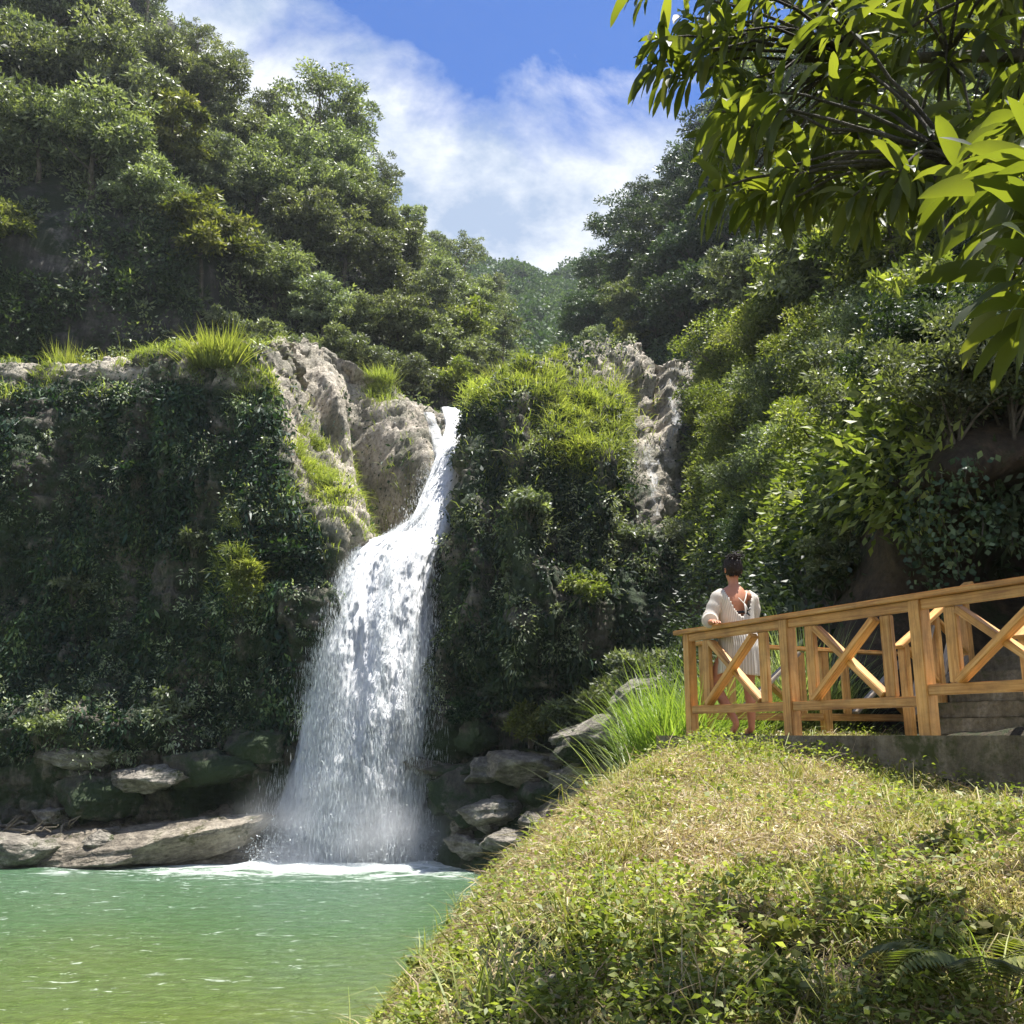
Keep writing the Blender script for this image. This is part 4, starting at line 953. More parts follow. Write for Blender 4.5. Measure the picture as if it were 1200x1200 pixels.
for (px_, py_, G, n, L, W, sp_, ra, lab) in [
 (252, 432, LC, 900, 2.1, .07, .32, .6, 'tallest bright green grass clump standing on the left cliff top'),
 (300, 425, LC, 500, 1.1, .05, .6, .5, 'rounded low grass clump beside the tallest one on the left cliff top'),
 (85, 440, LC, 420, 1.6, .06, .3, .35, 'narrow bright grass clump at the left end of the left cliff top'),
 (120, 445, LC, 650, 1.8, .06, .38, .5, 'bright feathery grass clump where the left cliff top dips'),
 (392, 575, LC, 600, 1.4, .06, .6, .5, 'bright grass clump in the middle of the sunny rock slab'),
 (290, 660, LC, 500, 1.2, .06, .7, .4, 'grass clump hanging from the sunlit rib of the left cliff'),
 (445, 445, LC, 300, 1.2, .05, .4, .35, 'thin grass clump on the rounded skyline of the left cliff'),
 (570, 452, CC, 600, 1.2, .05, .6, .6, 'yellow-green grass clump at the left corner of the middle cliff top'),
 (630, 448, CC, 600, 1.2, .05, .6, .7, 'yellow-green grass clump central on the middle cliff top'),
 (686, 462, CC, 500, 1.0, .05, .6, .5, 'grass clump near the bare rock of the middle cliff top'),
 (722, 505, CC, 600, 1.5, .06, .5, .45, 'brightest grass clump on the right shoulder of the middle cliff'),
 (676, 520, CC, 500, 1.2, .06, .7, .5, 'hanging grass clump below the middle cliff top')]:
    hg = 0. if py_ < 450 else 1.
    tussock(lab, on(G, px_, py_), int(n * 1.6), L * (.85 if not hg else .6), W * .7, 'blade_green', int(px_), sp_ * (.7 if not hg else .8), ra * (1.1 if not hg else 1.0), .35 if not hg else 1.3, group=TG, rmean=.55, hang=hg)
# ferny bushes on the rubble
for (px_, py_, Y, Rr, H, mat, lf, lab) in [
 (622, 868, 40.0, 1.0, 1.2, 'leaf_lime', .22, 'bright green ferny bush above the big tan boulder'),
 (665, 865, 39.5, 1.2, 1.2, 'leaf_hill', .22, 'green ferny bush right of the bright one under the middle cliff'),
 (548, 850, 41.0, .8, 1.0, 'leaf_cliff', .2, 'dark bush clinging to the upright mossy block'),
 (710, 845, 38.5, 1.3, 1.3, 'leaf_hill', .22, 'scrubby bush behind the long layered ledge'),
 (760, 812, 34.5, 1.2, 1.4, 'leaf_grey', .2, 'grey-green bush between the ledge and the reeds')]:
    bush(lab, at(px_, py_, Y), Rr, H, mat, int(px_), lf)
# ---- the near bank: shrubs and small trees
ok, px, py = inview(RB, 700, 1300)
wall = ((px > 1000) & (py > 590)).astype(float)
under(RB, 150000, .17, 'leaf_lime', 'sunlit undergrowth on the bank', ok * (1 - wall) * (px < 1100) * sstep(1.3, .3, (py - 430) / 200.) , .8, (740, 1300))
under(RB, 80000, .15, 'leaf_dark', 'darker undergrowth low on the bank', ok * (1 - wall * .97) * (px > 780), .7, (740, 1300))
BG = 'bushes on the bank behind the walkway'
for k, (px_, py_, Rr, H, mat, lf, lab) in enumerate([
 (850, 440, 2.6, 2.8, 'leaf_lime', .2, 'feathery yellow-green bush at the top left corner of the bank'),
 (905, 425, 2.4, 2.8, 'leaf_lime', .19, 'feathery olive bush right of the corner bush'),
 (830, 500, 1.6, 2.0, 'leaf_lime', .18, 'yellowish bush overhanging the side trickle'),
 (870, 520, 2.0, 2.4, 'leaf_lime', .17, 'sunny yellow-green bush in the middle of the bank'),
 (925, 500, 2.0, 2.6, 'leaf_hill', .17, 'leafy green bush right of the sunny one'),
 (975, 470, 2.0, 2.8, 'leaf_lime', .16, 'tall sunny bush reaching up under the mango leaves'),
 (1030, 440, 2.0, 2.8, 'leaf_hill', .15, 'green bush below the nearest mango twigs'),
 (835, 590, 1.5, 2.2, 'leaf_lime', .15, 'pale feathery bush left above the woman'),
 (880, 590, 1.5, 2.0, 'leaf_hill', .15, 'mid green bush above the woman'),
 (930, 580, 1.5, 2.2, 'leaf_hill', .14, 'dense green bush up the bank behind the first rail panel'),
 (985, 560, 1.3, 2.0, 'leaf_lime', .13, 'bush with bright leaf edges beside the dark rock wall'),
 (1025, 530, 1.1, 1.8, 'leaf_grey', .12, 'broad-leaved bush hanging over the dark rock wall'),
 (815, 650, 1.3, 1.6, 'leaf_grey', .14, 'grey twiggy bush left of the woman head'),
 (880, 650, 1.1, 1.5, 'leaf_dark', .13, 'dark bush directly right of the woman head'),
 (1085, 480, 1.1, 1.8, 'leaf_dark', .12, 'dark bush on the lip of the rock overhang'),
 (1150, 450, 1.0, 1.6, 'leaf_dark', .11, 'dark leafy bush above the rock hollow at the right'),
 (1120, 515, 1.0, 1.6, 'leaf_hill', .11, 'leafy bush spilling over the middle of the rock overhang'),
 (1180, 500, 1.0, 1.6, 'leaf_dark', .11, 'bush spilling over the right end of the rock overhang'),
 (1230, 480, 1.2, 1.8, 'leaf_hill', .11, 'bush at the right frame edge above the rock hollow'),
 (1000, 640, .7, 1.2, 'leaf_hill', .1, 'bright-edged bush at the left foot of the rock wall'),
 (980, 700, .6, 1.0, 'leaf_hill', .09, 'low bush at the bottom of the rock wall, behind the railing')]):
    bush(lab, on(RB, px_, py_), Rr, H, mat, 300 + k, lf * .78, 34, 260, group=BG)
for k, (px_, py_, kind, s, wh) in enumerate([(925, 400, 'lime', .9, 'b1'), (985, 385, 'broad', .75, 'b2'), (1050, 350, 'lime', .95, 'b3'), (1120, 300, 'broad', .8, 'b4'), (1190, 260, 'round', .9, 'b5'), (1000, 300, 'round', 1., 'b6'), (880, 380, 'round', .8, 'b7'), (1080, 430, 'lime', .5, 'b8')]):
    put(kind, px_, py_, RB, s, 'bank', 'small trees on the bank behind the walkway')
# reeds behind and left of the railing
for k, (x, y, n, L, W, mat, sp_, lab) in enumerate([
 (1.66, 10.5, 360, 1.1, .018, 'reed', .3, 'bright tall reed clump just left of the railing end'),
 (1.85, 11.2, 420, 1.3, .018, 'reed', .3, 'tall bright reed clump directly behind the railing end'),
 (1.75, 11.5, 350, 1.45, .018, 'reed', .35, 'bright reed clump farthest left behind the mound'),
 (2.45, 11.9, 400, 1.3, .018, 'reed', .35, 'bright reed clump behind the woman'),
 (3.0, 12.6, 420, 1.6, .022, 'leaf_hill', .3, 'dark green tall grass clump right of the woman'),
 (3.6, 12.9, 420, 1.7, .022, 'leaf_hill', .3, 'dark green tall grass clump in front of the bushes'),
 (4.1, 13.0, 380, 1.3, .022, 'leaf_hill', .35, 'dark grass clump nearest the rock wall'),
 (2.5, 13.2, 420, 1.7, .022, 'leaf_hill', .3, 'deep green tall grass clump behind the woman head')]):
    tussock(lab, (x, y, mz(np.array(x), np.array(y)) - .05), n * 2, L, W, mat, 700 + k, sp_ * .8, .24, 1.1, group='reeds behind the railing', name='reed_clump', rmean=.65)
# creeper strands with round leaves on the rock wall at the right
def vines():
    labs = ['leafy vine hanging on the left edge of the dark rock wall', 'long leafy vine down the middle of the dark rock wall', 'leafy vine right of the long middle one', 'short leafy vine above the rock hollow', 'vine trailing beside the triangular rock in the hollow', 'thin vine near the top left of the rock wall', 'vine with pale leaves catching light high on the rock wall']
    for k, (px_, py_, ln) in enumerate([(1012, 560, 1.6), (1068, 560, 2.2), (1095, 570, 1.3), (1130, 560, .9), (1165, 570, 1.0), (1030, 545, 1.2), (1050, 530, 1.4)]):
        p = on(RB, px_, py_) + np.array([-.1, -.25, .1]); t = np.linspace(0, 1, 14)[:, None]
        pt = p + np.array([.1, -.1, -ln]) * t + np.stack([np.sin(t[:, 0] * 7 + k), np.cos(t[:, 0] * 5 + k), 0 * t[:, 0]], -1) * .07
        root = empty('vine', p, label=labs[k], cat='vine', group='vines on the dark rock wall')
        mb = MB(); tube(mb, pt - p, .008, 5); mb.build('stem', M['bark'], root)
        m = int(170 * ln); q = pt[rng.integers(0, 14, m)] - p + rng.normal(size=(m, 3)) * [.13, .07, .09]
        mb = MB(); leaves(mb, q, rng.normal(size=(m, 3)) * .4 + [0, -.5, -.7], .09 * rng.uniform(.6, 1.3, m), .08, rng.random(m), None, .1); mb.build('foliage', M['leaf_dark'], root)
vines()

# ================================================================ walkway, railings
def bar(name, a, b, w, h, mat, parent, up=(0, 0, 1), label=None, bev=.006):
    """squared timber from a to b: w across, h along up; bevelled; long-grain UV"""
    import bmesh
    a = np.array(a, float); b = np.array(b, float); L = np.linalg.norm(b - a); x = (b - a) / L; up = np.array(up, float)
    y = norm(np.cross(up, x)); z = np.cross(x, y)
    bm = bmesh.new(); bmesh.ops.create_cube(bm, size=1)
    for v in bm.verts: v.co = Vector((v.co.x * L, v.co.y * w, v.co.z * h))
    uvl = bm.loops.layers.uv.new('UVMap')
    bmesh.ops.bevel(bm, geom=list(bm.edges), offset=bev, segments=2, affect='EDGES')
    for f in bm.faces:
        for l in f.loops:
            c = l.vert.co; l[uvl].uv = (c.x, (c.y + c.z * 1.7) * .9) if abs(f.normal.x) < .9 else (c.y * .3, c.z * .9)
    Mx = Matrix(((x[0], y[0], z[0], 0), (x[1], y[1], z[1], 0), (x[2], y[2], z[2], 0), (0, 0, 0, 1)))
    me = bpy.data.meshes.new(name); bm.transform(Mx); bm.to_mesh(me); bm.free(); me.materials.append(M[mat])
    o = bpy.data.objects.new(name, me); COL.objects.link(o); o.location = [float(c) for c in (a + b) / 2]
    if parent is not None:
        o.parent = parent; o.matrix_parent_inverse = Matrix.Translation(-parent.location)
    if label: o['label'] = label
    return o
def P3(q, z): return np.array([q[0], q[1], z])
T3 = np.array([DT[0], DT[1], 0.]); N3 = np.array([DN[0], DN[1], 0.])
def inv_px(pxv):
    """parameter along the deck edge seen at picture column pxv (height ~0)"""
    s = np.linspace(-1, 8, 4000); X = DA[0] + DT[0] * s; Y = DA[1] + DT[1] * s
    return s[np.argmin(np.abs(proj(np.stack([X, Y, 0 * s], -1))[0] - pxv))]
def slab():
    import bmesh
    bm = bmesh.new()
    e = 4.6
    q = [DA - DT * .25 - DN * .12, DA + DT * 7.5 - DN * .12, DA + DT * 7.5 + DN * 4., DA + DT * 1.0 + DN * 3.6, DA - DT * .25 + DN * .9]
    vs = [bm.verts.new((p[0], p[1], 0)) for p in q]; f = bm.faces.new(vs)
    if f.normal.z < 0: f.normal_flip()
    r = bmesh.ops.extrude_face_region(bm, geom=[f]); bmesh.ops.translate(bm, verts=[v for v in r['geom'] if isinstance(v, bmesh.types.BMVert)], vec=(0, 0, -.42))
    bmesh.ops.recalc_face_normals(bm, faces=bm.faces)
    me = bpy.data.meshes.new('walkway'); bm.to_mesh(me); bm.free()
    me.materials.append(M['concrete']); o = bpy.data.objects.new('walkway', me); COL.objects.link(o)
    tag(o, 'weathered mossy concrete walkway slab', kind='structure')
M['concrete'] = rockmat('concrete', (.12, .10, .065), (.27, .235, .16), (.42, .37, .28), (.09, .10, .035), .3, 3.)
slab()
def railing():
    root = empty('wooden_railing', P3(DA, 0), label='front wooden railing with crossed braces that the woman leans on', cat='railing')
    H = .95
    e = lambda s, z, n=0.: P3(DA + DT * s, z) + N3 * n
    sA, sB, sC = inv_px(812), inv_px(930), inv_px(1090)
    sD = sC + (sC - sB) * 1.0; sE = sD + (sC - sB)
    ps = [sA, sB, sC, sD, sE]
    for i, s in enumerate(ps):
        w_ = .105 if i else .09
        bar('post', e(s, -.02), e(s, H), w_, w_, 'wood', root, T3)
    bar('top_rail', e(sA - .16, H + .02, 0), e(sE + .2, H + .02), .15, .042, 'wood', root)
    bar('rail_beam', e(sA - .05, H - .04, -.02), e(sE + .1, H - .04, -.02), .035, .075, 'wood', root)
    for i in range(4):
        a, b = ps[i], ps[i + 1]; zb = .235 if i < 2 else .31
        bar('bottom_rail', e(a + .05, zb, -.015), e(b - .05, zb, -.015), .05, .075, 'wood', root)
        g = (b - a)
        u, v = (a + g * .2, b - g * .22)
        bar('baluster', e(u, zb + .04), e(u, H - .08), .045, .10, 'wood', root, T3)
        bar('baluster', e(v, zb + .04), e(v, H - .08), .045, .10, 'wood', root, T3)
        u += .06; v -= .06
        bar('brace', e(u, H - .10, .0), e(v, zb + .05, .0), .05, .085, 'wood', root, N3)
        bar('brace', e(u, zb + .05, -.052), e(v, H - .10, -.052), .05, .085, 'wood', root, N3)
railing()
def railing2():
    # the return railing on the far side of the platform
    A = np.array([2.05, 10.5]) ; B = at(1082, 757, 12.0)[:2]
    d = (B - A) / np.linalg.norm(B - A); L = np.linalg.norm(B - A); d3 = np.array([d[0], d[1], 0]); n3 = np.array([-d[1], d[0], 0])
    root = empty('wooden_railing', P3(A, 0), label='rear wooden railing across the far side of the platform', cat='railing')
    H = .93; e = lambda s, z, n=0.: P3(A + d * s, z) + n3 * n
    for s in (0, L * .5, L): bar('post', e(s, -.02), e(s, H), .1, .1, 'wood', root, d3)
    bar('top_rail', e(-.1, H + .02), e(L + .1, H + .02), .14, .04, 'wood', root)
    for i in range(2):
        a, b = i * L / 2, (i + 1) * L / 2; g = b - a
        bar('bottom_rail', e(a + .05, .2), e(b - .05, .2), .045, .08, 'wood', root)
        for f in (.2, .8): bar('baluster', e(a + g * f, .24), e(a + g * f, H - .02), .045, .1, 'wood', root, d3)
        bar('brace', e(a + g * .24, H - .03), e(a + g * .76, .25), .04, .09, 'wood', root, n3)
        bar('brace', e(a + g * .24, .25, -.045), e(a + g * .76, H - .03, -.045), .04, .09, 'wood_grey', root, n3)
railing2()
def stairs():
    # steps climbing away at the right, with their own sloping rails
    base = np.array([4.55, 10.0]); d = norm(np.array([.42, .28])); n = np.array([-d[1], d[0]])
    sr = empty('staircase', P3(base, 0), label='dark concrete steps climbing to the right behind the railing', cat='steps')
    for k in range(7):
        import bmesh
        p0 = base + d * (.30 * k)
        bar('step', P3(p0, .085 + .17 * k) , P3(p0 + d * 2.4 , .085 + .17 * k), 1.15, .17 - .004, 'concrete', sr, bev=.012)
    for off, lab in ((-.66, 'sloping wooden stair rail nearest the front railing'), (.66, 'sloping wooden stair rail on the far side of the steps')):
        q = base + n * off
        root = empty('stair_railing', P3(q, 0), label=lab, cat='railing')
        e = lambda s, z: P3(q + d * s, z + s * .56)
        for s in (0, .6, 1.2): bar('post', e(s, -.02 - .0), e(s, .95), .09, .09, 'wood', root, P3(d, 0))
        bar('top_rail', e(-.1, .97), e(1.35, .97), .12, .04, 'wood', root)
        bar('bottom_rail', e(.04, .2), e(1.2, .2), .045, .07, 'wood_grey', root)
        for i in range(2):
            a = .6 * i
            bar('brace', e(a + .06, .88), e(a + .54, .28), .04, .08, 'wood', root, P3(n, 0)); bar('brace', e(a + .06, .28), e(a + .54, .88), .035, .08, 'wood_grey', root, P3(n, 0))
stairs()
#@@PART5
# loose rubble between the big boulders
def rubble():
    r = np.random.default_rng(77); pro = []
    for grp, lab, mat, spots in (
      ('small rubble stones on the right shore', 'small broken stone in the rubble under the middle cliff', 'boulder', [(r.uniform(510, 700), None) for _ in range(26)]),
      ('small rubble stones on the left shore', 'small broken stone in the rubble along the left shore', 'boulder_brown', [(r.uniform(0, 300), None) for _ in range(22)])):
        src = [rock('stone', (0, 0, 0), (1, 1, 1), 0, 200 + q, mat, lab, 'stone', grp, det=4) for q in range(3)]
        G = AR if 'right' in grp else AL
        for n, (x, _) in enumerate(spots):
            o = src[n] if n < 3 else src[n % 3].copy()
            if n >= 3: COL.objects.link(o)
            p = on(G, x, r.uniform(880, 1000) if 'right' in grp else r.uniform(930, 1000)); s = r.uniform(.22, .6)
            o.location = (p[0], p[1] - .1, max(p[2], WATER + .02) + s * .15); o.scale = (s * r.uniform(.8, 1.5), s, s * r.uniform(.5, .9)); o.rotation_euler = (r.uniform(-.3, .3), r.uniform(-.3, .3), r.uniform(0, 6))
rubble()
# separate ferny plants rooted in the cliffs
CGp = 'plants rooted in the cliff faces'
for k, (px_, py_, G, Rr, H, mat, lf, lab) in enumerate([
 (30, 520, LC, 1.0, 1.4, 'leaf_hill', .26, 'leafy plant high on the far left of the left cliff'),
 (160, 560, LC, .8, 1.1, 'leaf_cliff', .3, 'dark fern in the upper middle of the left cliff'),
 (90, 700, LC, 1.0, 1.3, 'leaf_hill', .24, 'pale leafy plant halfway down the left cliff'),
 (230, 640, LC, .8, 1.0, 'leaf_hill', .26, 'fern beside the sunlit rib of the left cliff'),
 (330, 660, LC, .9, 1.2, 'leaf_cliff', .3, 'dark fern below the sunny rock slab'),
 (200, 840, LC, 1.1, 1.3, 'leaf_grey', .24, 'grey-green bush low on the left cliff'),
 (60, 860, LC, 1.0, 1.2, 'leaf_hill', .24, 'green bush low at the left end of the left cliff'),
 (620, 600, CC, .8, 1.1, 'leaf_grey', .24, 'pale leafy plant in the centre of the middle cliff'),
 (690, 700, CC, 1.0, 1.2, 'leaf_lime', .24, 'yellow-green bush low on the middle cliff'),
 (585, 540, CC, .7, .9, 'leaf_hill', .24, 'small leafy plant high on the left side of the middle cliff'),
 (740, 640, CC, .9, 1.2, 'leaf_grey', .24, 'grey-green plant on the right edge of the middle cliff'),
 (560, 760, CC, .7, .9, 'leaf_cliff', .3, 'dark fern above the wet rock column')]):
    bush(lab, on(G, px_, py_) + np.array([0, -.2, -.3]), Rr, H, mat, 800 + k, lf, 16, 90, group=CGp, flat=.6, droop=.6, cat='plant', name='cliff_plant')
# ================================================================ the woman at the railing
def skin_mesh(name, verts, edges, radii, mat, parent, subd=2, root=0, post=None, smooth=True):
    me = bpy.data.meshes.new(name); me.from_pydata([tuple(v) for v in verts], edges, [])
    o = bpy.data.objects.new(name, me); COL.objects.link(o)
    m = o.modifiers.new('skin', 'SKIN'); m.use_smooth_shade = True
    for i, r in enumerate(radii):
        sv = me.skin_vertices[0].data[i]; sv.radius = (r, r) if np.isscalar(r) else r; sv.use_root = (i == root)
    s = o.modifiers.new('sub', 'SUBSURF'); s.levels = subd; s.render_levels = subd
    bpy.context.view_layer.update()
    dg = bpy.context.evaluated_depsgraph_get(); me2 = bpy.data.meshes.new_from_object(o.evaluated_get(dg))
    o.modifiers.clear(); o.data = me2
    V = np.empty(len(me2.vertices) * 3); me2.vertices.foreach_get('co', V); V = V.reshape(-1, 3)
    if post is not None: V = post(V); me2.vertices.foreach_set('co', V.astype(np.float32).ravel())
    me2.polygons.foreach_set('use_smooth', np.ones(len(me2.polygons), bool)); me2.update()
    me2.materials.clear(); me2.materials.append(mat)
    if parent: o.parent = parent
    return o
def skinmat():
    m, nt, out = newmat('skin')
    tc = nd(nt, 'ShaderNodeTexCoord'); n = nd(nt, 'ShaderNodeTexNoise', {'Vector': tc.outputs['Object'], 'Scale': 18, 'Detail': 4})
    c = mixc(nt, n.outputs[0], (.40, .16, .08), (.50, .22, .12))
    p = nd(nt, 'ShaderNodeBsdfPrincipled', {'Base Color': c, 'Roughness': .5, 'Subsurface Weight': .12, 'Subsurface Scale': .02})
    p.inputs['Subsurface Radius'].default_value = (1, .35, .2)
    nt.links.new(p.outputs[0], out.inputs[0]); return m
M['skin'] = skinmat()
def knitmat():
    m, nt, out = newmat('knit')
    uv = nd(nt, 'ShaderNodeUVMap')
    wv = nd(nt, 'ShaderNodeTexWave', {'Vector': uv.outputs[0], 'Scale': 14., 'Distortion': .6, 'Detail': 2}, bands_direction='X')
    c = ramp(nt, wv.outputs[0], [(.1, (.66, .61, .53)), (.6, (.90, .86, .77))]).outputs[0]
    b = nd(nt, 'ShaderNodeBump', {'Height': wv.outputs[0], 'Strength': .6, 'Distance': .008})
    p = nd(nt, 'ShaderNodeBsdfPrincipled', {'Base Color': c, 'Roughness': .85, 'Normal': b.outputs[0]})
    t = nd(nt, 'ShaderNodeBsdfTranslucent', {'Color': c}); mx = nd(nt, 'ShaderNodeMixShader', {0: .4, 1: p.outputs[0], 2: t.outputs[0]})
    nt.links.new(mx.outputs[0], out.inputs[0]); return m
M['knit'] = knitmat()
M['hair'] = plain('hair', (.016, .010, .008), .5, .8, 60, .25)
M['black_cloth'] = plain('black_cloth', (.02, .02, .022), .7)
M['strap'] = plain('strap', (.75, .71, .64), .8)
M['sole'] = plain('sole', (.10, .08, .07), .7)
def woman():
    loc = np.array([2.12, 9.22, .002])
    yaw = R(14)                                        # faces away from the camera and a little to the left
    root = empty('person', loc, yaw, label='woman with dark pinned-up hair and cream knit dress leaning on the railing', cat='person')
    # local frame: +y is the way she faces, +x her right-hand side in the picture, z up
    v = []; e = []; r = []
    def add(p, rad, par=None):
        v.append(np.array(p, float)); r.append(rad); i = len(v) - 1
        if par is not None: e.append((par, i))
        return i
    pel = add((0, 0, .84), (.135, .105)); wa = add((-.01, .015, 1.0), (.115, .085), pel); ch = add((-.015, .03, 1.15), (.135, .09), wa)
    sh = add((-.01, .03, 1.29), (.12, .072), ch); nk = add((0, .035, 1.375), .052, sh); nk2 = add((0, .05, 1.43), .048, nk)
    h1 = add((0, .065, 1.485), (.062, .068), nk2); h2 = add((0, .06, 1.55), (.076, .09), h1); h3 = add((0, .05, 1.615), (.066, .078), h2)
    def limb(par, pts_, rad):
        k = par
        for p, q in zip(pts_, rad): k = add(p, q, k)
        return k
    # arms: left elbow lifted out, forearm on the rail; right upper arm down, forearm forward onto the rail
    lw = limb(sh, [(-.155, .02, 1.29), (-.225, .015, 1.17), (-.275, .0, 1.06), (-.30, -.04, 1.025), (-.34, -.14, 1.012), (-.352, -.2, 1.006)], [.055, .042, .037, .034, .028, .022])
    rw = limb(sh, [(.15, .02, 1.285), (.19, .05, 1.17), (.185, .10, 1.04), (.17, .2, 1.03), (.13, .32, 1.03), (.11, .37, 1.03)], [.055, .042, .037, .034, .028, .022])
    def hand(wr, d, side):
        d = norm(np.array(d, float)); s = norm(np.cross(d, [0, 0, 1.])) * side
        b = v[wr]; pm = add(b + d * .045, (.030, .016), wr)
        for k, (o_, ln) in enumerate(((-.028, .058), (-.010, .07), (.009, .066), (.027, .052))):
            f1 = add(b + d * (.085) + s * o_, .0105, pm); f2 = add(b + d * (.085 + ln * .6) + s * o_ * 1.15 + np.array([0, 0, -.006]), .0090, f1); add(b + d * (.085 + ln) + s * o_ * 1.15 + np.array([0, 0, -.020]), .0078, f2)
        t1 = add(b + d * .03 - s * .038, .0115, pm); add(b + d * .065 - s * .052 + np.array([0, 0, -.008]), .009, t1)
    hand(lw, (-.15, -.9, -.05), 1); hand(rw, (-.5, .8, -.05), -1)
    # legs: weight on the right, left knee turned out with the heel raised behind
    limb(pel, [(.085, .0, .78), (.09, .015, .62), (.088, .02, .46), (.088, .005, .42), (.086, -.012, .30), (.084, -.01, .18), (.083, -.008, .085), (.083, -.005, .055), (.087, .06, .03), (.09, .13, .022)],
         [.092, .078, .058, .056, .054, .042, .034, (.034, .034), (.036, .026), (.032, .018)])
    limb(pel, [(-.085, .0, .78), (-.16, .06, .64), (-.215, .105, .49), (-.215, .10, .455), (-.19, .02, .34), (-.16, -.06, .23), (-.135, -.115, .135), (-.128, -.13, .105), (-.132, -.09, .052), (-.14, -.035, .026)],
         [.092, .078, .058, .055, .053, .042, .034, (.033, .033), (.036, .026), (.032, .018)])
    def post(V):
        V = V.copy()
        hd = V[:, 2] > 1.45
        c = np.array([0, .06, 1.53]); q = V - c
        # face: brow, nose, eye hollows, chin on the +y side
        f = hd & (q[:, 1] > 0)
        g = lambda x, z, sx, sz: np.exp(-((V[:, 0] - x) / sx) ** 2 - ((V[:, 2] - z) / sz) ** 2)
        V[:, 1] += np.where(f, .022 * g(0, 1.525, .012, .022) + .010 * g(0, 1.545, .01, .03) - .009 * g(.028, 1.553, .014, .011) - .009 * g(-.028, 1.553, .014, .011) + .008 * g(0, 1.488, .02, .008) + .012 * g(0, 1.458, .02, .014), 0)
        return V
    body = skin_mesh('body', v, e, r, M['skin'], root, 2, 0, post)
    body.data.polygons.foreach_set('use_smooth', np.ones(len(body.data.polygons), bool))
    import bmesh
    # ears
    for s in (-1, 1):
        t = np.linspace(-1.2, 1.3, 8); mb = MB()
        tube(mb, np.stack([s * (.078 + .006 * np.cos(t)), .045 - .014 * np.cos(t * 1.1), 1.535 + .026 * np.sin(t)], -1), .0075, 6); mb.build('ear', M['skin'], root, True)
    for s in (-1, 1):
        bm = bmesh.new(); bmesh.ops.create_uvsphere(bm, u_segments=12, v_segments=8, radius=.011); me = bpy.data.meshes.new('eye'); bm.to_mesh(me); bm.free()
        me.materials.append(M['strap']); o = bpy.data.objects.new('eye', me); COL.objects.link(o); o.parent = root; o.location = (s * .028, .127, 1.553)
    mb = MB(); t = np.linspace(-1, 1, 7); tube(mb, np.stack([t * .022, .142 - .006 * t ** 2, 1.484 - .002 * (1 - t ** 2)], -1), .0045, 6); mb.build('mouth', plain('lips', (.35, .10, .08), .5), root, True)
    # hair: cap swept up to the crown, a rough bun of strands, loose wisps on the nape
    bm = bmesh.new(); bmesh.ops.create_icosphere(bm, subdivisions=5, radius=1)
    hv = np.array([x.co[:] for x in bm.verts])
    keep = ~((hv[:, 1] > .42) & (hv[:, 2] < .52)) & (hv[:, 2] > -.84 - .1 * hv[:, 1])
    n = hv * np.array([.086, .103, .124]); st = fbm(np.stack([np.arctan2(hv[:, 0], -hv[:, 1]) * 5, hv[:, 2] * 1.2, hv[:, 1]], -1), 4, True)
    n = n * (1 + .07 * st[:, None] + .05 * fbm(hv * 3, 3)[:, None]) * np.where(hv[:, 2:3] < -.2, 1 - .16 * (-.2 - hv[:, 2:3]), 1) + np.array([0, .043, 1.562])
    for b_, p_ in zip(bm.verts, n): b_.co = p_
    bm.verts.ensure_lookup_table(); bmesh.ops.delete(bm, geom=[bm.verts[i] for i in np.where(~keep)[0]], context='VERTS')
    me = bpy.data.meshes.new('hair'); bm.to_mesh(me); bm.free(); me.materials.append(M['hair']); me.polygons.foreach_set('use_smooth', np.ones(len(me.polygons), bool))
    hair = bpy.data.objects.new('hair', me); COL.objects.link(hair); hair.parent = root
    mb = MB(); rr = np.random.default_rng(5)
    for k in range(46):
        a = rr.uniform(0, 6.28); c = np.array([rr.normal() * .03, -.01 + rr.normal() * .03, 1.665 + rr.normal() * .012]); t = np.linspace(0, rr.uniform(2, 4), 9)
        ax = norm(rr.normal(size=3)); u_ = norm(np.cross(ax, [0, .3, 1])); w_ = np.cross(ax, u_); rad = rr.uniform(.024, .046)
        tube(mb, c + rad * (np.cos(t + a)[:, None] * u_ + np.sin(t + a)[:, None] * w_) * [1, 1, .6], .0045, 5)
    for k in range(26):
        x = rr.uniform(-.06, .06); p = np.array([x, -.035 + abs(x) * .5, 1.50]); mb_d = np.array([rr.normal() * .25, -.15, -1.]); t = np.linspace(0, 1, 5)[:, None]
        tube(mb, p + mb_d * t * rr.uniform(.02, .05) + np.array([0, -.006, 0]) * np.sin(t * 3), .0018, 4)
    b_ = mb.build('bun', M['hair'], hair, True)
    # dress: rings from the shoulders to the hem, wide scoop left open at the back
    nz_, na = 46, 96
    zs = np.linspace(1.345, .545, nz_); V = []; UV = []
    for z in zs:
        w_ = np.interp(z, [.54, .62, .8, .92, 1.02, 1.15, 1.24, 1.30, 1.345], [.215, .212, .195, .178, .165, .172, .190, .185, .135])
        dpt = np.interp(z, [.54, .62, .8, .92, 1.02, 1.15, 1.24, 1.30, 1.345], [.165, .165, .16, .14, .125, .125, .122, .105, .075])
        cx = np.interp(z, [.54, .8, 1.0, 1.35], [.0, .005, -.005, -.008]); cy = np.interp(z, [.54, .8, 1., 1.35], [.01, .0, .012, .03])
        a = np.linspace(0, 2 * np.pi, na, endpoint=False)
        fold = 1 + .030 * np.sin(a * 9 + z * 3) * np.clip((1.15 - z) * 1.6, 0, 1) + .018 * np.sin(a * 17 + z * 9) * np.clip((1.2 - z) * 1.5, 0, 1) + .02 * math.sin(z * 30) * (abs(z - .95) < .12)
        x = np.sign(np.cos(a)) * np.abs(np.cos(a)) ** .85 * w_ * fold + cx; y = np.sin(a) * dpt * fold + cy
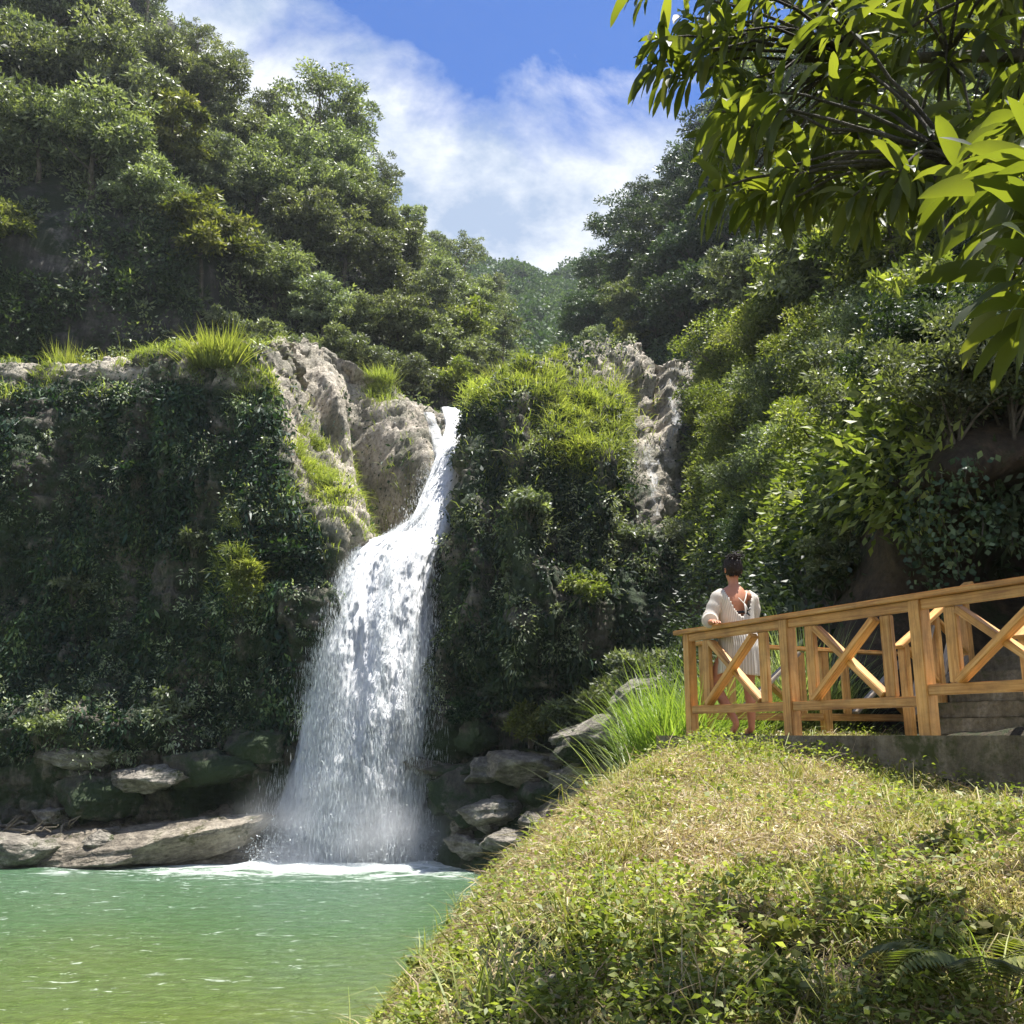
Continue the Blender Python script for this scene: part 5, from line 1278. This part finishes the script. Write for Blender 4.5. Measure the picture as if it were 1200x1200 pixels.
        V.append(np.stack([x, y, z + .012 * np.sin(a * 2 + .5) * (z < .6)], -1)); UV.append(np.stack([a / 6.283 * 1.35, np.full(na, z)], -1))
    V = np.array(V); UV = np.array(UV)
    i, j = np.meshgrid(np.arange(nz_ - 1), np.arange(na), indexing='ij'); A = i * na + j; B = i * na + (j + 1) % na
    Fq = np.stack([A, A + na, B + na, B], -1).reshape(-1, 4)
    cxyz = V.reshape(-1, 3)[Fq].mean(1)
    back = cxyz[:, 1] < .03
    zc = 1.085 + np.abs((cxyz[:, 0] + .0) / .125) ** 2.2 * .19      # scoop
    cut = back & (cxyz[:, 2] > zc) & (np.abs(cxyz[:, 0]) < .155)
    cutf = (~back) & (cxyz[:, 2] > 1.235 + np.abs(cxyz[:, 0] / .10) ** 2 * .07)
    Fq = Fq[~(cut | cutf)]
    dr = mk('dress', V.reshape(-1, 3), Fq, M['knit'], root, None, True, UV.reshape(-1, 2))
    so_ = dr.modifiers.new('cloth', 'SOLIDIFY'); so_.thickness = .006; so_.offset = 1
    # sleeves, wide and loose
    def sleeve(pts_, rad):
        mb = MB(); P = np.array(pts_); t = np.linspace(0, len(P) - 1, 26); Pc = cr(P, 26, 0); rc = np.interp(t, np.arange(len(P)), rad)
        rc = rc * (1 + .06 * np.sin(t * 7)); tube(mb, Pc, rc, 20)
        o = mb.build('sleeve', M['knit'], dr, True)
        l = o.data.uv_layers[0]; uvs = np.empty(len(l.data) * 2); l.data.foreach_get('uv', uvs); uvs = uvs.reshape(-1, 2)[:, ::-1] * np.array([2.2, 1]); l.data.foreach_set('uv', uvs.ravel())
    sleeve([(-.125, .03, 1.30), (-.175, .02, 1.27), (-.225, .015, 1.17), (-.275, .0, 1.07), (-.305, -.05, 1.035), (-.335, -.12, 1.03)], [.055, .068, .070, .072, .075, .066])
    sleeve([(.12, .03, 1.295), (.165, .03, 1.265), (.195, .05, 1.17), (.19, .10, 1.06), (.172, .19, 1.045), (.145, .28, 1.045)], [.055, .068, .066, .066, .064, .056])
    # cord across the open back, hanging ends, black bikini tie
    mb = MB()
    yb = lambda x, z: -.076 + .10 * x * x
    def line(a_, b_, rad=.0055):
        t = np.linspace(0, 1, 8)[:, None]; p = np.array(a_) * (1 - t) + np.array(b_) * t; p[:, 1] -= .012 * np.sin(t[:, 0] * 3.14); tube(mb, p, rad, 6)
    line((-.085, -.035, 1.325), (.03, -.083, 1.205)); line((.03, -.083, 1.205), (.085, -.04, 1.31)); line((.03, -.09, 1.205), (.028, -.105, 1.07), .005); line((.034, -.09, 1.2), (.055, -.10, 1.13), .005); line((.03, -.09, 1.205), (.042, -.10, 1.10), .005)
    mb.build('cord', M['strap'], dr, True)
    mb = MB(); line((-.07, -.068, 1.115), (.11, -.062, 1.135), .012); line((.03, -.09, 1.125), (.085, -.10, 1.155), .008); line((.03, -.09, 1.12), (.075, -.10, 1.09), .008); mb.build('bikini_tie', M['black_cloth'], root, True)
    # sandals
    for (x, y, z, s) in ((.086, .05, .006, 0), (-.136, -.07, .010, .35)):
        bm = bmesh.new(); bmesh.ops.create_cube(bm, size=1)
        for q in bm.verts: q.co = Vector((q.co.x * .082, q.co.y * .235, q.co.z * .014))
        bmesh.ops.bevel(bm, geom=[e_ for e_ in bm.edges if abs((e_.verts[0].co - e_.verts[1].co).z) > .01], offset=.035, segments=4, affect='EDGES')
        me = bpy.data.meshes.new('sandal'); bm.to_mesh(me); bm.free(); me.materials.append(M['sole']); o = bpy.data.objects.new('sandal', me); COL.objects.link(o); o.parent = root; o.location = (x, y, z + .002)
        if s: o.rotation_euler = (-.0, 0, 0)
woman()

# ================================================================ grass and creepers on the mound
def mound():
    N = gnorm(MG); N = np.where(N[..., 2:3] < 0, -N, N)
    px, py = proj(MG); dist = np.linalg.norm(MG, axis=-1)
    s = (MG[..., 0] - DA[0]) * DT[0] + (MG[..., 1] - DA[1]) * DT[1]; n = (MG[..., 0] - DA[0]) * DN[0] + (MG[..., 1] - DA[1]) * DN[1]
    ondeck = (n > -.22) & (s > -.3) & (n < 3.8)
    vis = (px > 330) & (px < 1290) & (py > 700) & (py < 1300) & (MG[..., 1] > 1.6) & ~ondeck & (MG[..., 2] > -3.5)
    w_ = vis / np.maximum(dist, 2.) ** 1.1
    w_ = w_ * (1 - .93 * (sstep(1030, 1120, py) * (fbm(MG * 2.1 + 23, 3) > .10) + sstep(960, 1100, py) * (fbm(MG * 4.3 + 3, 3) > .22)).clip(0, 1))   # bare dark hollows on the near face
    pat = fbm(MG * np.array([.8, .8, .8]) + 40, 4)      # dry / fresh patches
    def lay(n, mask, L, W, rmean, rsd, up, sp_, droop, name, label, lean=(0, 0)):
        P, Nn, (i, j) = gscatter(MG, n, mask)
        Nn = np.where(Nn[:, 2:3] < 0, -Nn, Nn); m = len(P)
        D = Nn * .5 + rng.normal(size=(m, 3)) * sp_ * [1, 1, .4] + np.array([lean[0], lean[1], up])
        rr_ = np.clip(rng.normal(rmean, rsd, m) - .34 * pat[i, j], 0, 1)
        mb = MB(); blades(mb, P, D, L * rng.lognormal(0, .4, m), W * rng.uniform(.5, 1.4, m), rr_, rng.uniform(.4, 1.8, m) * droop)
        return tag(mb.build(name, M['grass']), label, kind='stuff')
    lay(400000, w_, .058, .0065, .56, .22, .55, .8, 1., 'grass', 'short mown yellow-green grass on the mound')
    lay(165000, w_ * (pat < .2), .10, .005, .80, .12, .15, 1., .8, 'dry_grass', 'cut dry straw lying in the mound grass')
    clump = fbm(MG * 2.2 + 11, 3) > .12
    lay(45000, w_ * clump, .13, .007, .35, .18, .7, .5, 1.2, 'grass', 'longer grass tufts on the mound')
    # low broad-leaved creepers, mostly on the near face
    P, Nn, (i, j) = gscatter(MG, 38000, w_ * np.clip(.25 + 1.6 * sstep(1000, 1150, py) + .6 * gauss(px, py, 1130, 1000, 120, 60) + 1.2 * gauss(px, py, 900, 880, 130, 22), 0, 2) * (fbm(MG * 1.6 + 77, 4) > -.12))
    m = len(P); P = P + np.array([0, 0, 1.]) * rng.uniform(.02, .16, (m, 1))
    mb = MB(); leaves(mb, P, rng.normal(size=(m, 3)) * [1, 1, .35] + [0, -.2, .1], .030 * rng.lognormal(0, .3, m), .022 * rng.lognormal(0, .25, m), np.clip(rng.normal(.55, .22, m), 0, 1), np.tile([.2, .3, 1.], (m, 1)) + rng.normal(size=(m, 3)) * .5)
    # leaf plane roughly facing up: use a sideways reference
    tag(mb.build('creepers', M['leaf_lime']), 'low leafy creepers through the mound grass', kind='stuff')
    # dead brown leaf litter on the upper near face
    P, Nn, (i, j) = gscatter(MG, 70000, w_ * np.clip(gauss(px, py, 760, 1060, 220, 80) + .45, 0, 1)); m = len(P); P = P + np.array([0, 0, 1.]) * rng.uniform(.01, .07, (m, 1))
    mb = MB(); leaves(mb, P, rng.normal(size=(m, 3)) * [1, 1, .5], .035 * rng.lognormal(0, .3, m), .012, np.clip(rng.normal(.93, .07, m), 0, 1)); tag(mb.build('leaf_litter', M['grass']), 'dead brown leaves and straw lying on the mound', kind='stuff')
    # dry twiggy litter
    P, Nn, _ = gscatter(MG, 7000, w_ * (fbm(MG * 1.3 + 5, 3) > -.1)); mb = MB(); m = len(P)
    D = rng.normal(size=(m, 3)) * [1, 1, .45] + [0, 0, .2]
    blades(mb, P, D, rng.uniform(.1, .38, m), .006, np.clip(rng.normal(.9, .08, m), 0, 1), .3)
    tag(mb.build('dry_stalks', M['grass']), 'pale dry stalks poking out of the mound', kind='stuff')
mound()
# taller single plants on the mound
def onm(px_, py_):
    gx_, gy_ = proj(MG); dd = (gx_ - px_) ** 2 + (gy_ - py_) ** 2 + MG[..., 1] * .5; i = np.unravel_index(np.argmin(dd), dd.shape); return MG[i]
for k, (px_, py_, n, L, W, sp_, lab) in enumerate([
 (385, 1215, 26, .55, .010, .35, 'sparse green grass clump at the bottom left foot of the mound'),
 (570, 1185, 50, .42, .009, .3, 'green grass clump low on the mound near the bottom edge'),
 (815, 1190, 40, .42, .008, .25, 'upright pale grass clump at the bottom middle of the mound'),
 (500, 1120, 40, .28, .008, .5, 'yellow-green grass clump on the left rim of the mound'),
 (540, 1060, 40, .30, .008, .5, 'grass clump halfway up the left rim of the mound'),
 (625, 965, 50, .30, .008, .6, 'arching grass clump on the left rim above the boulders'),
 (945, 1075, 50, .36, .007, .5, 'dead straw clump in the centre of the mound'),
 (1180, 1180, 40, .4, .008, .4, 'grass clump in the bottom right corner'),
 (640, 1195, 40, .3, .008, .5, 'grass clump beside the dark hollow at the bottom')]):
    mt = 'grass' if 'dead' in lab or 'pale' in lab else 'blade_green'
    tussock(lab, onm(px_, py_), n, L * .72, W, mt, 900 + k, sp_, .06, .9, group='grass clumps on the mound', rmean=.85 if mt == 'grass' else .55)
def weed(label, p, H, seed, n=9):
    r = np.random.default_rng(seed); root = empty('weed', p, label=label, cat='weed', group='leafy weeds on the mound')
    sb = MB(); lb = MB()
    for k in range(n):
        d = norm(np.array([r.normal() * .7, r.normal() * .7, 1.])); t = np.linspace(0, 1, 6)[:, None]; h = H * r.uniform(.5, 1.1)
        q = d * t * h + np.array([d[0], d[1], 0]) * t ** 2 * h * .3 - np.array([0, 0, 1.]) * t ** 3 * h * .25; tube(sb, q, .0028 * (1.2 - t[:, 0]), 5)
        m = 16; tt = r.uniform(.2, 1, m); pp = np.array([np.interp(tt, t[:, 0], q[:, c]) for c in range(3)]).T
        leaves(lb, pp, r.normal(size=(m, 3)) * [1, 1, .3] + d * .5, H * .26 * r.uniform(.6, 1.2, m), H * .15, np.clip(r.normal(.6, .2, m), 0, 1), None, .1)
    sb.build('stem', M['blade_green'], root); lb.build('foliage', M['leaf_lime'], root)
for k, (px_, py_, H, lab) in enumerate([
 (900, 1110, .22, 'light green weed left of the dark hollow near the bottom'), (1010, 1100, .2, 'yellow-green weed above the dark hollow'), (1100, 1075, .2, 'bright weed on the right side of the mound'),
 (920, 1180, .22, 'leafy weed at the bottom edge left of the fern-like plant'), (1120, 1010, .18, 'small bright weed on the right flank below the concrete'), (690, 950, .12, 'pale weed on the upper left flank'),
 (480, 1135, .16, 'yellow leafy weed on the lower left rim'), (700, 1120, .18, 'weed low in the middle left of the mound'), (1185, 1120, .2, 'round-leaved weed by the right frame edge'), (640, 900, .14, 'weed on the upper rim above the boulders')]):
    weed(lab, onm(px_, py_), H, 50 + k)
def fern(label, p, seed, L=.42, n=7):
    r = np.random.default_rng(seed); root = empty('fern', p, label=label, cat='fern')
    for k in range(n):
        a = k * 2 * math.pi / n + r.uniform(-.3, .3); d = np.array([math.cos(a), math.sin(a), 0]); t = np.linspace(0, 1, 24)[:, None]
        q = d * t * L * .9 + np.array([0, 0, 1.]) * (.75 * t - .75 * t ** 2.2) * L; mb = MB(); tube(mb, q, .003 * (1.2 - t[:, 0]), 5)
        s = np.cross(d, [0, 0, 1.]); w_ = np.sin(np.pi * np.clip(t[3:, 0] * .95 + .05, 0, 1)) * L * .3 + .01
        for sd_ in (-1, 1): leaves(mb, q[3:], s * sd_ + d * .5 + np.array([0, 0, -.2]), w_, .022, np.clip(r.normal(.55, .15, 21), 0, 1), np.tile(np.cross(s, [0., 0, 1.]) * 0 + [0, 0, 1.], (21, 1)), .05)
        mb.build('frond', M['leaf_lime'], root)
fern('fern-like plant with feathery fronds at the bottom right of the mound', onm(1150, 1165) + [0, 0, .05], 3)

# ================================================================ mango tree overhead
def mango():
    base = np.array([4.4, 2.2, mz(np.array(4.4), np.array(2.2)) - .3])
    root = empty('mango_tree', base, label='mango tree reaching in from the right, its long drooping leaves backlit', cat='tree')
    inv = Matrix.Translation(-root.location)
    tb = MB(); r = np.random.default_rng(12)
    tr = np.array([base, [4.3, 2.25, -.5], [4.15, 2.4, .6], [4.1, 2.7, 1.8], [4.2, 2.8, 3.2], [4.3, 3.0, 4.4]]); tube(tb, cr(tr, 20, 0), np.linspace(.24, .12, 20), 12)
    LF = MB()
    def leaf_rosette(c, ax, n, L, droop=.7):
        ax = norm(np.array(ax, float))
        for k in range(n):
            a = k * 2.4 + r.uniform(-.3, .3); u_ = norm(np.cross(ax, [.1, .3, 1.])); w_ = np.cross(ax, u_)
            d = norm(ax * r.uniform(.15, .8) + (math.cos(a) * u_ + math.sin(a) * w_))
            l = L * r.uniform(.65, 1.15); W = l * r.uniform(.19, .27); st = 9
            p = c - ax * k * .006; pts_ = [p]; dd = d.copy()
            for q in range(st - 1):
                dd = norm(dd + np.array([0, 0, -1.]) * droop * .24 * r.uniform(.7, 1.2)); pts_.append(pts_[-1] + dd * l / (st - 1))
            pts_ = np.array(pts_); t = np.linspace(0, 1, st); prof = np.sin(np.pi * np.clip(t * .96 + .02, 0, 1)) ** .75 * (1 - .25 * t); prof[0] = .06; prof[-1] = .01
            T_ = norm(np.gradient(pts_, axis=0)); S = norm(np.cross(T_, [0, 0, 1.]) + 1e-4); tw = r.normal() * .6; Nn = np.cross(S, T_)
            S = S * math.cos(tw) + Nn * math.sin(tw); Nn = np.cross(S, T_); wav = .06 * np.sin(t * 16 + r.uniform(0, 6))
            A = pts_ + S * (W / 2 * prof)[:, None] + Nn * (W * (.14 * prof + wav * prof))[:, None]; B = pts_ - S * (W / 2 * prof)[:, None] + Nn * (W * (.14 * prof - wav * prof))[:, None]
            V = np.stack([A, pts_, B], 1).reshape(-1, 3); i = np.arange(st - 1)[:, None] * 3
            f = np.vstack([i + [0, 3, 4, 1], i + [1, 4, 5, 2]])
            LF.add(V, f, float(np.clip(r.normal(.5, .22), 0, 1)))
    def limb(P0, P1, r0, r1, sag=.1, n=10):
        t = np.linspace(0, 1, n)[:, None]; P0 = np.array(P0, float); P1 = np.array(P1, float)
        q = P0 * (1 - t) + P1 * t + np.array([0, 0, 1.]) * sag * np.sin(np.pi * t) + r.normal(size=(n, 3)) * .012 * np.linalg.norm(P1 - P0) * np.sin(np.pi * t)
        tube(tb, q, r0 + (r1 - r0) * t[:, 0], 8); return q
    # main limbs: (px,py,Y) way points reached from the trunk
    limbs = []
    for a, b, r0 in [((4.1, 2.7, 1.8), at(1010, 70, 3.3), .05), ((4.15, 2.75, 2.6), at(900, -60, 3.7), .05), ((4.1, 2.5, 1.3), at(1120, 190, 2.6), .035), ((4.2, 2.8, 3.0), at(1080, -160, 3.2), .05), ((4.1, 2.4, 1.0), at(1260, 260, 2.1), .03), ((4.1, 2.6, 2.0), at(1220, -20, 2.4), .04)]:
        limbs.append(limb(a, b, r0, r0 * .35, .12))
    allp = np.vstack(limbs)
    def cl(px_, py_, Y, L=.2, n=13, droop=.7, ax=None):
        c = at(px_, py_, Y); k = np.argmin(np.linalg.norm(allp - c, axis=1) + .8 * np.maximum(0, c[0] - allp[:, 0])); s = allp[k]
        q = limb(s, c, .008, .0035, .05, 7)
        leaf_rosette(c, norm(c - s) * .6 + np.array([0, 0, .15]) if ax is None else ax, n, L, droop)
    for (a, b, Y) in [(745, -15, 3.3), (765, 45, 3.2), (790, 90, 3.25), (765, 75, 3.2), (800, 20, 3.4), (830, 65, 3.3), (812, 60, 3.1), (850, 110, 3.3), (845, 10, 3.5), (870, 40, 3.3), (885, 95, 3.2), (880, 150, 3.2), (905, 210, 3.1), (925, 170, 3.2), (885, 225, 3.0), (910, 240, 3.0), (935, 225, 3.1), (960, 200, 3.1), (990, 215, 3.0), (950, 140, 3.3), (1000, 150, 3.1)]:
        cl(a, b, Y, .17)
    for k in range(130):
        a = r.uniform(825, 1240); b = r.uniform(-90, 250) ; cl(a, b, r.uniform(2.5, 4.0), .16, 13)
    for k in range(45):  # unseen clusters above the frame, added so the foliage below falls in shade
        cl(r.uniform(820, 1350), r.uniform(-420, -60), r.uniform(2.6, 4.4), .21, 12)
    # crown rosettes overhead, mostly above the picture, added to shade the leaves below
    for k in range(24):
        c = np.array([r.uniform(1.6, 4.8), r.uniform(3.2, 5.4), r.uniform(2.9, 4.6)]); kk = np.argmin(np.linalg.norm(allp - c, axis=1)); s = allp[kk]
        if k % 3 == 0: limb(s, c, .014, .005, .1, 6)
        leaf_rosette(c, (r.normal() * .5, r.normal() * .5, .6), 15, .26, .6)
    for (a, b, Y) in [(1195, 215, 1.9), (1165, 165, 2.1), (1215, 260, 1.75), (1190, 130, 2.0), (1230, 320, 1.7), (1120, 200, 2.3), (1210, 370, 1.9), (1185, 330, 2.1), (1225, 190, 1.8), (1160, 260, 2.2), (1090, 230, 2.6), (1060, 180, 2.8), (1240, 250, 2.0)]:
        cl(a, b, Y, .2, 12, .55)
    cl(1225, 215, 1.75, .24, 9, .5, (-.9, .1, -.35))
    o = tb.build('trunk', M['bark'], root, True); o.matrix_parent_inverse = inv
    o = LF.build('foliage', M['leaf_mango'], root, True); o.matrix_parent_inverse = inv
mango()

# ================================================================ labels for the trees
def treelabels():
    order = {'sky': 'skyline row', 'upper': 'second row', 'middle': 'third row', 'lower': 'fourth row', 'foot': 'lowest row', 'bank': 'bank'}
    nth = ['first', 'second', 'third', 'fourth', 'fifth', 'sixth', 'seventh', 'eighth', 'ninth', 'tenth', 'eleventh', 'twelfth', 'thirteenth', 'fourteenth', 'fifteenth', 'sixteenth']
    side = {LHG: 'left hillside', RHG: 'right hillside', 'small trees on the bank behind the walkway': 'near bank'}
    by = {}
    for root, kind, where, group in TREES: by.setdefault((group, where), []).append((proj(np.array(root.location))[0], root, kind))
    for (group, where), L_ in by.items():
        L_.sort(key=lambda t: t[0])
        for n, (_, root, kind) in enumerate(L_):
            if where == 'bank': root['label'] = f"{KW[kind]} tree on the near bank, {nth[n]} from the left there"
            else: root['label'] = f"{KW[kind]} tree, {nth[n]} from the left in the {order[where]} of the {side[group]}"
            root['group'] = group
treelabels()
for k in list(PR):
    if k not in used:
        for c in list(PR[k].children): bpy.data.objects.remove(c)
        bpy.data.objects.remove(PR[k])
